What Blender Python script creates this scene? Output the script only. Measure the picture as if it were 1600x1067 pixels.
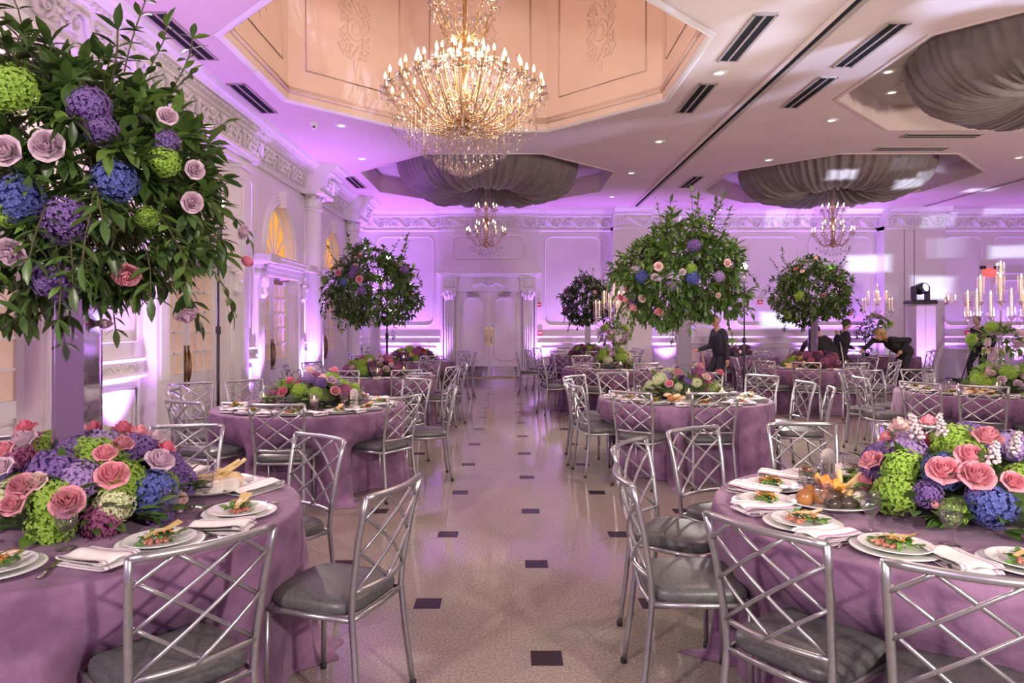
import bpy, math, random
import numpy as np
from mathutils import Vector, Matrix, Euler

for o in list(bpy.data.objects):
    bpy.data.objects.remove(o)
scene = bpy.context.scene
COL = scene.collection
PI = math.pi
random.seed(7)

# ------------------------------------------------------------------ camera
FPX = 1084.0; VPX = 797.0; VPY = 503.0; CAMZ = 1.6
cam_d = bpy.data.cameras.new('camera'); cam = bpy.data.objects.new('camera', cam_d); COL.objects.link(cam)
cam.location = (0, 0, CAMZ); cam.rotation_euler = (PI / 2, 0, 0)
cam_d.sensor_width = 36; cam_d.lens = 36 * FPX / 1600
cam_d.shift_x = (800 - VPX) / 1600; cam_d.shift_y = -(533.5 - VPY) / 1600
cam_d.clip_start = 0.05; cam_d.clip_end = 200
scene.camera = cam

# ------------------------------------------------------------------ world, exposure
w = bpy.data.worlds.new('world'); scene.world = w; w.use_nodes = True
w.node_tree.nodes['Background'].inputs[0].default_value = (0.9, 0.75, 0.85, 1)
w.node_tree.nodes['Background'].inputs[1].default_value = 0.05
scene.view_settings.view_transform = 'Standard'; scene.view_settings.look = 'None'
scene.view_settings.gamma = 1; scene.view_settings.use_curve_mapping = False
scene.view_settings.exposure = 0.30
try:
    scene.cycles.caustics_reflective = False; scene.cycles.caustics_refractive = False
    scene.cycles.max_bounces = 8; scene.cycles.transparent_max_bounces = 24
    scene.cycles.sample_clamp_indirect = 6
except Exception:
    pass

# ------------------------------------------------------------------ lights
def light(name, kind, loc, energy, color, **kw):
    d = bpy.data.lights.new(name, kind); d.energy = energy; d.color = color
    o = bpy.data.objects.new(name, d); COL.objects.link(o); o.location = loc
    tgt = kw.pop('target', None)
    for k, v in kw.items(): setattr(d, k, v)
    if tgt is not None:
        o.rotation_euler = (Vector(tgt) - Vector(loc)).to_track_quat('-Z', 'Y').to_euler()
    return o
WARMW = (1.0, 0.90, 0.78)
PURP = (0.50, 0.18, 1.0)
# photographer's strobes: one on each side behind the camera (hard shadows) and one bounced off the ceiling
light('strobe_key', 'SPOT', (3.2, -2.2, 3.2), 900, WARMW, target=(-0.6, 3.2, 0.2), spot_size=1.35, spot_blend=0.8, shadow_soft_size=0.12)
light('strobe_fill', 'SPOT', (-3.0, -1.6, 3.4), 640, WARMW, target=(1.6, 3.6, 0.4), spot_size=1.6, spot_blend=0.8, shadow_soft_size=0.12)
light('strobe_bounce', 'SPOT', (1.6, -1.2, 2.0), 1000, WARMW, target=(2.6, 5.5, 4.8), spot_size=1.9, spot_blend=1.0, shadow_soft_size=0.3)
light('added_ceiling_fill', 'SPOT', (12.5, 5.5, 1.6), 1500, (1.0, .84, .72), target=(6.2, 12.0, 4.8), spot_size=2.3, spot_blend=1.0, shadow_soft_size=0.3)  # unseen spot added off to the right to warm and brighten the middle ceiling
# chandelier glow
light('chandelier_glow', 'POINT', (-0.55, 8.85, 4.75), 110, (1.0, 0.72, 0.48), shadow_soft_size=0.45)
light('chandelier_glow_dome', 'POINT', (-0.55, 8.85, 6.2), 40, (1.0, 0.70, 0.50), shadow_soft_size=0.3)
# bounced room light from downlights across the hall
for x, y in ((2.7, 5.5), (2.7, 12.3), (5.1, 11.5), (9.5, 12.2), (-3.6, 5.0), (9.5, 6.0), (2.6, 17.0)):
    light('hall_downlight', 'SPOT', (x, y, 4.72), 260, (1.0, 0.70, 0.64), target=(x, y, 0), spot_size=2.4, spot_blend=1.0, shadow_soft_size=0.1)
# moving head gobo beams (window shaped patches of cold light)
def gobo(name, loc, target, energy, size, sx, sy, col=(0.66, 0.76, 1.0), soft=False):
    o = light(name, 'SPOT', loc, energy, col, target=target, spot_size=size, spot_blend=0.25, shadow_soft_size=0.03)
    d = o.data; d.use_nodes = True; nt = d.node_tree; N = nt.nodes; L = nt.links
    em = N['Emission']
    tc = N.new('ShaderNodeTexCoord'); sep = N.new('ShaderNodeSeparateXYZ'); L.new(tc.outputs['Normal'], sep.inputs[0])
    a = N.new('ShaderNodeMath'); a.operation = 'DIVIDE'; L.new(sep.outputs[0], a.inputs[0]); L.new(sep.outputs[2], a.inputs[1])
    b = N.new('ShaderNodeMath'); b.operation = 'DIVIDE'; L.new(sep.outputs[1], b.inputs[0]); L.new(sep.outputs[2], b.inputs[1])
    cmb = N.new('ShaderNodeCombineXYZ'); L.new(a.outputs[0], cmb.inputs[0]); L.new(b.outputs[0], cmb.inputs[1])
    mp = N.new('ShaderNodeMapping'); mp.inputs['Scale'].default_value = (sx, sy, 1); L.new(cmb.outputs[0], mp.inputs[0])
    if soft: nz = N.new('ShaderNodeTexNoise'); nz.inputs['Detail'].default_value = 0.0
    else:
        nz = N.new('ShaderNodeTexVoronoi'); nz.distance = 'CHEBYCHEV'; nz.inputs['Randomness'].default_value = .75
    nz.inputs['Scale'].default_value = 1.0; L.new(mp.outputs[0], nz.inputs['Vector'])
    rp = N.new('ShaderNodeValToRGB'); e0, e1 = rp.color_ramp.elements
    if soft: e0.position = .46; e1.position = .60
    else: e0.position = .17; e0.color = (1, 1, 1, 1); e1.position = .30; e1.color = (0, 0, 0, 1)
    L.new(nz.outputs['Fac' if soft else 'Distance'], rp.inputs[0]); L.new(rp.outputs[0], em.inputs['Strength'])
    return o
gobo('gobo_wall', (6.0, 9.0, 2.6), (8.4, 20.0, 3.7), 7000, 0.75, 5, 12)
gobo('gobo_ceiling', (8.5, 3.0, 2.4), (4.1, 7.2, 4.8), 3500, 0.5, 9, 13, (0.5, 0.6, 1.0), True)
gobo('gobo_corner', (10.5, 12.0, 2.6), (12.6, 20.0, 3.9), 3000, 0.7, 4, 12)
# purple LED up-lights: (x, y, aim) the cans themselves are built further down
UPLIGHTS = [(-3.95, 7.45, 'L'), (-3.95, 4.1, 'L'), (-3.95, 11.25, 'L'), (-3.95, 14.05, 'L'), (-3.95, 15.3, 'L'), (-3.95, 18.85, 'L'),
            (-3.3, 19.65, 'F'), (-2.15, 19.65, 'F'), (0.95, 19.65, 'F'), (2.4, 19.65, 'F'), (4.5, 19.65, 'F'), (6.6, 19.65, 'F'), (8.7, 19.65, 'F'), (12.6, 19.65, 'F')]
for x, y, s in UPLIGHTS:
    t = (x - 0.22, y, 4.6) if s == 'L' else (x, y + 0.22, 4.6)
    light('uplight_beam', 'SPOT', (x, y, 0.21), 560 if s == 'L' else 400, PURP, target=t, spot_size=1.5, spot_blend=0.9, shadow_soft_size=0.05)

# unseen up-lights without cans, added for purple ambience and a brighter back wall
for loc, t in (((15.5, 16, .2), (15.8, 16, 4.6)), ((15.5, 11, .2), (15.8, 11, 4.6)), ((15.5, 6, .2), (15.8, 6, 4.6)), ((2, -3.6, .2), (2, -3.85, 4.6)), ((9, -3.6, .2), (9, -3.85, 4.6)), ((-1.8, -3.6, .2), (-1.8, -3.85, 4.6)), ((-3.6, -3.6, .2), (-3.6, -3.85, 4.6)), ((14.6, 19.65, .2), (14.6, 19.9, 4.6)), ((10.0, 19.65, .2), (10.0, 19.9, 4.6))):
    light('uplight_beam', 'SPOT', loc, 450, PURP, target=t, spot_size=1.6, spot_blend=.9, shadow_soft_size=.05)

# ------------------------------------------------------------------ helpers
def px2pt(px, py, Y):
    return Vector(((px - VPX) * Y / FPX, Y, CAMZ - (py - VPY) * Y / FPX))

class MB:
    def __init__(s): s.v = []; s.f = []; s.m = []; s.s = []
    def add(s, vs, fs, mi=0, smooth=True):
        b = len(s.v); s.v.extend([tuple(p) for p in vs])
        for f in fs: s.f.append(tuple(i + b for i in f)); s.m.append(mi); s.s.append(smooth)
        return s
    def box(s, x0, x1, y0, y1, z0, z1, mi=0):
        vs = [(x0,y0,z0),(x1,y0,z0),(x1,y1,z0),(x0,y1,z0),(x0,y0,z1),(x1,y0,z1),(x1,y1,z1),(x0,y1,z1)]
        return s.add(vs, [(0,3,2,1),(4,5,6,7),(0,1,5,4),(1,2,6,5),(2,3,7,6),(3,0,4,7)], mi, False)
    def bbox(s, x0, x1, y0, y1, z0, z1, b=0.004, mi=0):      # box with bevelled top edge
        vs = [(x0,y0,z0),(x1,y0,z0),(x1,y1,z0),(x0,y1,z0),(x0,y0,z1-b),(x1,y0,z1-b),(x1,y1,z1-b),(x0,y1,z1-b),
              (x0+b,y0+b,z1),(x1-b,y0+b,z1),(x1-b,y1-b,z1),(x0+b,y1-b,z1)]
        return s.add(vs, [(0,3,2,1),(8,9,10,11),(0,1,5,4),(1,2,6,5),(2,3,7,6),(3,0,4,7),(4,5,9,8),(5,6,10,9),(6,7,11,10),(7,4,8,11)], mi, False)
    def tube(s, pts, r, n=8, mi=0, cap=True, closed=False, flat=1.0, up=None):
        pts = [Vector(p) for p in pts]; k = len(pts)
        rs = r if isinstance(r, (list, tuple)) else [r] * k
        tang = []
        for i in range(k):
            a = pts[(i - 1) % k] if (closed or i > 0) else pts[i]
            b = pts[(i + 1) % k] if (closed or i < k - 1) else pts[i]
            t = (b - a); tang.append(t.normalized() if t.length > 1e-9 else Vector((0, 0, 1)))
        u = Vector(up) if up else (Vector((0, 0, 1)) if abs(tang[0].z) < 0.9 else Vector((1, 0, 0)))
        vs = []
        for i in range(k):
            t = tang[i]; u = (u - t * u.dot(t))
            u = u.normalized() if u.length > 1e-6 else t.orthogonal().normalized()
            w_ = t.cross(u)
            for j in range(n):
                a = 2 * PI * j / n
                vs.append(pts[i] + (u * math.cos(a) * flat + w_ * math.sin(a)) * rs[i])
        fs = []
        for i in range(k if closed else k - 1):
            i2 = (i + 1) % k
            for j in range(n):
                j2 = (j + 1) % n
                fs.append((i*n+j, i*n+j2, i2*n+j2, i2*n+j))
        if cap and not closed:
            fs.append(tuple(range(n - 1, -1, -1))); fs.append(tuple((k-1)*n + j for j in range(n)))
        return s.add(vs, fs, mi)
    def lathe(s, prof, n=24, mi=0, c=(0,0,0), flute=None, a0=0, a1=2*PI, sx=1, sy=1):
        full = abs(a1 - a0 - 2*PI) < 1e-6; m = n if full else n + 1
        vs = []
        for r, z in prof:
            for j in range(m):
                a = a0 + (a1 - a0) * j / n
                rr = r * (flute(a, z) if flute else 1)
                vs.append((c[0] + rr*math.cos(a)*sx, c[1] + rr*math.sin(a)*sy, c[2] + z))
        fs = []
        for i in range(len(prof) - 1):
            for j in range(n):
                j2 = (j + 1) % m
                fs.append((i*m+j, i*m+j2, (i+1)*m+j2, (i+1)*m+j))
        return s.add(vs, fs, mi)
    def grid(s, fn, nu, nv, mi=0, smooth=True):
        vs = [fn(i / nu, j / nv) for i in range(nu + 1) for j in range(nv + 1)]
        fs = [(i*(nv+1)+j, (i+1)*(nv+1)+j, (i+1)*(nv+1)+j+1, i*(nv+1)+j+1) for i in range(nu) for j in range(nv)]
        if callable(mi):
            b = len(s.v); s.v.extend([tuple(p) for p in vs])
            for k, f in enumerate(fs):
                s.f.append(tuple(q + b for q in f)); s.m.append(mi((k // nv + .5) / nu, (k % nv + .5) / nv)); s.s.append(smooth)
            return s
        return s.add(vs, fs, mi, smooth)
    def ell(s, c, r, nu=12, nv=8, mi=0, rot=None):
        vs = []; 
        for i in range(nv + 1):
            t = PI * i / nv
            for j in range(nu):
                a = 2*PI*j/nu
                p = Vector((r[0]*math.sin(t)*math.cos(a), r[1]*math.sin(t)*math.sin(a), r[2]*math.cos(t)))
                if rot is not None: p = rot @ p
                vs.append(p + Vector(c))
        fs = [(i*nu+j, (i+1)*nu+j, (i+1)*nu+(j+1)%nu, i*nu+(j+1)%nu) for i in range(nv) for j in range(nu)]
        return s.add(vs, fs, mi)
    def prism(s, poly, z0, z1, mi=0, caps=True, smooth=False):
        n = len(poly)
        vs = [(x, y, z0) for x, y in poly] + [(x, y, z1) for x, y in poly]
        fs = [(i, (i+1) % n, n + (i+1) % n, n + i) for i in range(n)]
        if caps: fs += [tuple(range(n - 1, -1, -1)), tuple(range(n, 2*n))]
        return s.add(vs, fs, mi, smooth)
    def xform(s, M):
        s.v = [tuple(M @ Vector(p)) for p in s.v]; return s
    def join(s, o, M=None):
        b = len(s.v)
        s.v.extend([tuple(M @ Vector(p)) for p in o.v] if M is not None else o.v)
        s.f.extend([tuple(i + b for i in f) for f in o.f]); s.m.extend(o.m); s.s.extend(o.s); return s
    def mesh(s, name, mats):
        me = bpy.data.meshes.new(name); me.from_pydata(s.v, [], s.f)
        for m in (mats if isinstance(mats, (list, tuple)) else [mats]): me.materials.append(m)
        if any(s.m): me.polygons.foreach_set('material_index', s.m)
        me.polygons.foreach_set('use_smooth', s.s)
        me.update(); return me
    def obj(s, name, mats, parent=None, loc=(0,0,0), rot=(0,0,0)):
        return inst(name, s.mesh(name, mats), loc, rot, parent=parent)

def inst(name, me, loc=(0,0,0), rot=(0,0,0), scale=1, parent=None, mat=None):
    o = bpy.data.objects.new(name, me); COL.objects.link(o)
    o.location = loc
    if isinstance(rot, Matrix): o.rotation_euler = rot.to_euler()
    else: o.rotation_euler = rot
    o.scale = (scale,)*3 if isinstance(scale, (int, float)) else scale
    if parent is not None: o.parent = parent
    if mat is not None:
        o.material_slots[0].link = 'OBJECT'; o.material_slots[0].material = mat
    return o
def empty(name, loc=(0,0,0), rz=0):
    o = bpy.data.objects.new(name, None); COL.objects.link(o); o.location = loc; o.rotation_euler = (0,0,rz); o.empty_display_size = .05
    return o
def tag(o, label, cat, group=None, kind=None):
    o['label'] = label; o['category'] = cat
    if group: o['group'] = group
    if kind: o['kind'] = kind
    return o
def struct(o, label=None):
    o['kind'] = 'structure'
    if label: o['label'] = label
    return o
def stuff(o): o['kind'] = 'stuff'; return o
def copy_tree(o, parent=None):
    c = o.copy(); COL.objects.link(c); c.parent = parent
    for ch in list(KIDS.get(o.name) or o.children): copy_tree(ch, c)
    return c
KIDS = {}
def align(n, up=(0,0,1), spin=0.0):      # rotation taking +Z to n
    q = Vector(n).normalized().to_track_quat('Z', 'Y')
    return (q.to_matrix() @ Matrix.Rotation(spin, 3, 'Z'))

# ------------------------------------------------------------------ materials
def pm(name, col, rough=.5, metal=0.0, col2=None, scale=8, bump=0.0, bscale=None, detail=4, emit=None, estr=0, rand=0.0, sheen=0, spec=None, coat=0, lo=.35, hi=.65, trans=0.0):
    m = bpy.data.materials.new(name); m.use_nodes = True; nt = m.node_tree; N = nt.nodes; L = nt.links
    p = N['Principled BSDF']
    p.inputs['Base Color'].default_value = (*col, 1); p.inputs['Roughness'].default_value = rough; p.inputs['Metallic'].default_value = metal
    if sheen: p.inputs['Sheen Weight'].default_value = sheen; p.inputs['Sheen Roughness'].default_value = .4
    if spec is not None: p.inputs['Specular IOR Level'].default_value = spec
    if coat: p.inputs['Coat Weight'].default_value = coat; p.inputs['Coat Roughness'].default_value = .06
    if emit: p.inputs['Emission Color'].default_value = (*emit, 1); p.inputs['Emission Strength'].default_value = estr
    out = None
    if col2 is not None or bump:
        tc = N.new('ShaderNodeTexCoord')
        nz = N.new('ShaderNodeTexNoise'); nz.inputs['Scale'].default_value = scale; nz.inputs['Detail'].default_value = detail
        L.new(tc.outputs['Object'], nz.inputs['Vector'])
        if col2 is not None:
            rp = N.new('ShaderNodeValToRGB'); rp.color_ramp.elements[0].position = lo; rp.color_ramp.elements[1].position = hi
            rp.color_ramp.elements[0].color = (*col, 1); rp.color_ramp.elements[1].color = (*col2, 1)
            L.new(nz.outputs['Fac'], rp.inputs['Fac']); out = rp.outputs['Color']
        if bump:
            nb = nz
            if bscale:
                nb = N.new('ShaderNodeTexNoise'); nb.inputs['Scale'].default_value = bscale; nb.inputs['Detail'].default_value = detail
                L.new(tc.outputs['Object'], nb.inputs['Vector'])
            b = N.new('ShaderNodeBump'); b.inputs['Strength'].default_value = bump; b.inputs['Distance'].default_value = .01
            L.new(nb.outputs['Fac'], b.inputs['Height']); L.new(b.outputs['Normal'], p.inputs['Normal'])
    if rand:
        oi = N.new('ShaderNodeObjectInfo'); mr = N.new('ShaderNodeMapRange'); mr.inputs['To Min'].default_value = 1 - rand; mr.inputs['To Max'].default_value = 1 + rand
        L.new(oi.outputs['Random'], mr.inputs['Value'])
        hs = N.new('ShaderNodeHueSaturation'); hs.inputs['Color'].default_value = (*col, 1)
        L.new(mr.outputs[0], hs.inputs['Value'])
        if out: L.new(out, hs.inputs['Color'])
        out = hs.outputs['Color']
    if out: L.new(out, p.inputs['Base Color'])
    if trans:
        tr = N.new('ShaderNodeBsdfTranslucent'); mx = N.new('ShaderNodeMixShader'); mx.inputs[0].default_value = trans
        if out: L.new(out, tr.inputs[0])
        else: tr.inputs[0].default_value = (*col, 1)
        mo = N['Material Output']; L.new(p.outputs[0], mx.inputs[1]); L.new(tr.outputs[0], mx.inputs[2]); L.new(mx.outputs[0], mo.inputs[0])
    return m
def glassm(name, tint=(1,1,1), refl=.12, rough=.02, ex=3.0):
    m = bpy.data.materials.new(name); m.use_nodes = True; nt = m.node_tree; N = nt.nodes; L = nt.links
    N.remove(N['Principled BSDF']); mo = N['Material Output']
    t = N.new('ShaderNodeBsdfTransparent'); t.inputs[0].default_value = (*tint, 1)
    g = N.new('ShaderNodeBsdfGlossy'); g.inputs['Roughness'].default_value = rough
    fr = N.new('ShaderNodeLayerWeight'); fr.inputs['Blend'].default_value = .45
    mr = N.new('ShaderNodeMapRange'); mr.inputs['To Min'].default_value = refl * .5; mr.inputs['To Max'].default_value = min(.9, refl * 5)
    pw = N.new('ShaderNodeMath'); pw.operation = 'POWER'; pw.inputs[1].default_value = ex; L.new(fr.outputs['Facing'], pw.inputs[0]); L.new(pw.outputs[0], mr.inputs['Value'])
    mx = N.new('ShaderNodeMixShader'); L.new(mr.outputs[0], mx.inputs[0]); L.new(t.outputs[0], mx.inputs[1]); L.new(g.outputs[0], mx.inputs[2]); L.new(mx.outputs[0], mo.inputs[0])
    return m
def emitm(name, col, s):
    m = bpy.data.materials.new(name); m.use_nodes = True; N = m.node_tree.nodes
    N.remove(N['Principled BSDF']); e = N.new('ShaderNodeEmission'); e.inputs[0].default_value = (*col, 1); e.inputs[1].default_value = s
    m.node_tree.links.new(e.outputs[0], N['Material Output'].inputs[0]); return m

M = {}
M['wall'] = pm('wall_paint', (.74, .70, .71), .55, col2=(.79, .75, .76), scale=1.5, bump=.04, bscale=60)
M['trim'] = pm('trim_white', (.78, .75, .75), .42, col2=(.83, .80, .80), scale=3)
M['ceil'] = pm('ceiling_paint_light_tint', (.68, .56, .53), .7, col2=(.72, .60, .57), scale=1.2, bump=.05, bscale=90)  # warm pink of the room light is tinted into this base colour
M['dome'] = pm('dome_paint', (.70, .55, .48), .6, col2=(.74, .59, .52), scale=1.5)
M['acou'] = pm('acoustic_tile', (.60, .56, .52), .9, col2=(.55, .51, .47), scale=60, bump=.2)
M['floor'] = pm('granite_beige', (.20, .17, .145), .09, col2=(.37, .32, .28), scale=75, detail=12, rand=.025, lo=.32, hi=.68, spec=.6)
M['insert'] = pm('granite_black', (.020, .010, .018), .22, col2=(.035, .02, .03), scale=90, detail=6, spec=.3)
M['grout'] = pm('grout', (.24, .205, .175), .5, col2=(.29, .25, .215), scale=30)
M['silver'] = pm('chair_silver', (.50, .50, .51), .32, .85, col2=(.44, .44, .455), scale=40)
M['seat'] = pm('seat_vinyl', (.075, .075, .078), .38, col2=(.115, .115, .12), scale=70, detail=6, bump=.05, bscale=220)
M['rubber'] = pm('rubber_foot', (.02, .018, .016), .6, col2=(.035, .03, .03), scale=40)
M['cloth'] = pm('mauve_velvet', (.150, .070, .145), .8, col2=(.285, .150, .270), scale=6.5, detail=10, bump=.35, bscale=34, sheen=.12)
M['clothfar'] = M['cloth']
M['porc'] = pm('porcelain', (.82, .82, .82), .12, col2=(.86, .86, .85), scale=3, coat=.3)
M['napkin'] = pm('napkin_linen', (.84, .81, .80), .85, col2=(.90, .88, .87), scale=30, bump=.15, bscale=300)
M['stripe'] = pm('napkin_stripe', (.42, .25, .40), .85, col2=(.50, .32, .47), scale=80)
M['steel'] = pm('cutlery_steel', (.72, .70, .68), .18, 1.0, col2=(.66, .64, .62), scale=20)
M['glass'] = glassm('clear_glass', (.96, .96, .97), .16, .02, 1.8)
M['tube'] = glassm('hurricane_glass', (.98, .98, .985), .12, .02, 1.5)
M['crystal'] = glassm('crystal', (.95, .93, .92), .40, .05, 1.0)
M['acryl'] = glassm('acrylic', (.99, .99, 1.0), .10, .03)
M['mirror'] = pm('polished_mirror', (.86, .85, .87), .03, 1.0, col2=(.82, .81, .83), scale=2)
M['wavy'] = pm('mirror_acrylic', (.88, .87, .89), .06, 1.0, col2=(.85, .84, .86), scale=2, bump=.25, bscale=5, detail=1)
M['water'] = glassm('water', (.93, .94, .945), .10, .02, 1.5)
M['leaf'] = pm('leaf_green', (.050, .110, .024), .36, col2=(.135, .235, .055), scale=5, rand=.35, trans=.15)
M['leaf2'] = pm('leaf_bright', (.10, .20, .03), .42, col2=(.22, .36, .07), scale=6, rand=.3, trans=.2)
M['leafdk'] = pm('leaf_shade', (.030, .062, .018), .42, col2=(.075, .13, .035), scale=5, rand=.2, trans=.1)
M['stem'] = pm('stem_brown', (.06, .055, .022), .7, col2=(.09, .085, .03), scale=30)
def petal(n, a, b): M[n] = pm('petal_' + n, a, .6, col2=b, scale=30, detail=2, rand=.12, trans=.25, sheen=.2)
petal('blue', (.055, .075, .32), (.16, .20, .55)); petal('purple', (.13, .06, .26), (.30, .18, .46)); petal('lilac', (.30, .18, .46), (.50, .36, .62))
petal('lime', (.22, .40, .03), (.42, .62, .10)); petal('cream', (.62, .68, .36), (.80, .80, .58)); petal('magenta', (.28, .05, .17), (.52, .18, .34))
petal('pink', (.72, .24, .33), (.86, .45, .50)); petal('hot', (.68, .12, .22), (.80, .28, .36)); petal('lav', (.62, .44, .55), (.76, .58, .68))
petal('blush', (.80, .55, .52), (.88, .70, .66)); petal('white', (.68, .55, .61), (.80, .70, .74)); petal('yellow', (.72, .50, .12), (.80, .62, .24)); petal('red', (.50, .06, .06), (.66, .16, .12)); petal('plum', (.10, .03, .09), (.2, .07, .16))
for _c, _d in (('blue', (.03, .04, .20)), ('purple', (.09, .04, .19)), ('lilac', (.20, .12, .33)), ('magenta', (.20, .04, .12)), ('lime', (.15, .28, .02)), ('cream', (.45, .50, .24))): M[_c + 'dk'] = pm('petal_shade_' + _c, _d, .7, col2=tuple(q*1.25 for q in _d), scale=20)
M['gold'] = pm('chandelier_gold', (.50, .34, .16), .30, .9, col2=(.60, .42, .22), scale=20)
M['rosegold'] = pm('chandelier_rose_gold', (.60, .36, .28), .28, .8, col2=(.70, .46, .36), scale=20)
M['bulb'] = emitm('flame_bulb', (1.0, .74, .40), 7)
M['flame'] = emitm('candle_flame', (1.0, .62, .24), 9)
M['wax'] = pm('candle_wax', (.86, .78, .62), .5, col2=(.90, .83, .70), scale=10, emit=(1.0, .6, .25), estr=.25)
M['drape'] = pm('drape_satin', (.17, .135, .13), .62, col2=(.22, .18, .175), scale=6, sheen=.4)
M['track'] = pm('track_dark', (.02, .02, .025), .9, col2=(.03, .03, .035), scale=20, spec=.05)
M['alum'] = pm('painted_metal', (.40, .34, .31), .85, 0, spec=.1, col2=(.44, .38, .35), scale=15)
M['black'] = pm('black_plastic', (.012, .012, .014), .4, col2=(.022, .022, .025), scale=20)
M['strobe'] = emitm('strobe_tube', (1.0, .95, .82), 60)
M['down'] = emitm('downlight_lamp', (1.0, .85, .66), 4)
M['amber'] = emitm('amber_window', (1.0, .42, .09), .85)
M['curtain'] = pm('pane_curtain', (.66, .50, .38), .5, col2=(.74, .58, .46), scale=3, coat=.25, emit=(1.0, .6, .36), estr=.10)  # faint warm glow put into the curtain so the panes look partly lit
M['brass'] = pm('brass', (.62, .42, .16), .25, 1.0, col2=(.55, .36, .12), scale=14)
M['brassdk'] = pm('brass_aged', (.22, .13, .05), .35, .9, col2=(.30, .20, .08), scale=20)
M['led'] = emitm('led_purple', (.5, .2, 1.0), 6)
M['exitred'] = emitm('exit_red', (1.0, .08, .05), 1.6)
M['red'] = pm('alarm_red', (.55, .03, .03), .4, col2=(.62, .05, .05), scale=10)
M['skin'] = pm('skin', (.52, .29, .19), .5, col2=(.58, .34, .23), scale=12)
M['suit'] = pm('suit_navy', (.016, .018, .032), .75, col2=(.026, .028, .045), scale=40)
M['blackcloth'] = pm('cloth_black', (.010, .010, .012), .8, col2=(.018, .018, .02), scale=40)
M['shirt'] = pm('shirt_white', (.75, .73, .74), .7, col2=(.8, .78, .79), scale=30)
M['hairblond'] = pm('hair_blond', (.30, .16, .05), .6, col2=(.46, .28, .11), scale=25)
M['hairdark'] = pm('hair_dark', (.02, .014, .012), .55, col2=(.035, .025, .02), scale=25)
M['tan'] = pm('linen_tan', (.62, .45, .34), .85, col2=(.70, .52, .41), scale=12)
M['bread'] = pm('bread', (.66, .45, .22), .7, col2=(.82, .66, .42), scale=14)
M['crisp'] = pm('crisp', (.66, .46, .17), .5, col2=(.78, .60, .30), scale=18, trans=.15)
M['greens'] = pm('salad_green', (.06, .16, .03), .5, col2=(.18, .34, .08), scale=30)
M['meat'] = pm('tartare', (.36, .11, .075), .5, col2=(.50, .22, .15), scale=60)
M['carrot'] = pm('carrot', (.72, .26, .03), .5, col2=(.85, .42, .08), scale=25)
M['glaze'] = pm('glazed_brown', (.28, .10, .03), .22, col2=(.46, .20, .06), scale=14)
M['aub'] = pm('aubergine', (.03, .02, .02), .25, col2=(.07, .05, .04), scale=12)
M['moz'] = pm('mozzarella', (.82, .76, .66), .5, col2=(.88, .82, .74), scale=8)
M['card'] = pm('frosted_card', (.78, .72, .68), .45, col2=(.82, .76, .73), scale=3, trans=.3)
M['ink'] = pm('ink_grey', (.24, .21, .21), .5, col2=(.30, .27, .27), scale=10)
# ================================================================== STRUCTURE
XW = -4.25; YF = 20.0; ZC = 4.8; XR = 16.0; YB = -4.0
# ---- floor: clipped diagonal tiles with square black inserts
D = 0.6415; CC = 0.0745; FX0, FY0 = 0.174, 3.304
floor_me = MB().box(XW - .4, XR + .1, YB - .1, YF + .3, -.12, -.004)
floor = struct(floor_me.obj('floor', M['grout']), 'polished beige granite floor of diagonal tiles with small black square inserts')
g = .0009
def tile_poly(g):
    a, b = D - CC - g, CC - g*0.4
    return [(a, -b), (a, b), (b, a), (-b, a), (-a, b), (-a, -b), (-b, -a), (b, -a)]
tile_m = MB().prism(tile_poly(g), -.02, 0).mesh('tile', M['floor'])
ins_m = MB().bbox(-CC + g, CC - g, -CC + g, CC - g, -.02, .0003, .0008).mesh('tile_insert', M['insert'])
tl, il = [], []
for i in range(-8, 26):
    for j in range(-12, 27):
        x, y = FX0 + i * D, FY0 + j * D
        if x < XW + .1 or x > XR - .1 or y < YB + .1 or y > YF - .1: continue
        ((il if (i + j) % 2 == 0 else tl)).append((x, y))
def inview(p): return p[1] > 1.9 and abs(p[0]) < .74 * p[1] + .9
for lst, me, nm in ((tl, tile_m, 'tile'), (il, ins_m, 'tile_insert')):
    lst.sort(key=lambda p: (not inview(p), p[1]))
    for k, (x, y) in enumerate(lst[:290]): inst(nm, me, (x, y, 0), parent=floor)
    rest = MB()
    for x, y in lst[290:]:
        if nm == 'tile': rest.prism([(x + a, y + b) for a, b in tile_poly(g)], -.02, 0)
        else: rest.bbox(x - CC, x + CC, y - CC, y + CC, -.02, .0003, .0008)
    if rest.v: stuff(rest.obj('remaining_' + nm + 's', M['floor'] if nm == 'tile' else M['insert'], floor))

# ---- ceiling with four octagonal openings
OC = [(-.5, 8.85), (-.5, 15.9), (7.4, 8.85), (7.4, 15.9)]; OH = 2.69; OS = OH * math.tan(PI / 8)
def octa(c, h=OH, s=None):
    s = h * math.tan(PI / 8) if s is None else s
    return [(c[0] + x, c[1] + y) for x, y in ((h, -s), (h, s), (s, h), (-s, h), (-h, s), (-h, -s), (-s, -h), (s, -h))]
mb = MB()
xs = [XW - .4, -.5 - OH, -.5 + OH, 7.4 - OH, 7.4 + OH, XR + .2]; ys = [YB - .2, 8.85 - OH, 8.85 + OH, 15.9 - OH, 15.9 + OH, YF + .3]
for a in range(5):
    for b in range(5):
        x0, x1, y0, y1 = xs[a], xs[a+1], ys[b], ys[b+1]
        if a in (1, 3) and b in (1, 3):
            c = ((x0 + x1) / 2, (y0 + y1) / 2); o = octa(c)
            for (cx, cy), p, q in (((x1, y1), o[1], o[2]), ((x0, y1), o[3], o[4]), ((x0, y0), o[5], o[6]), ((x1, y0), o[7], o[0])):
                mb.prism([(cx, cy), p, q], ZC, ZC + .06)
        else: mb.box(x0, x1, y0, y1, ZC, ZC + .06)
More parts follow.
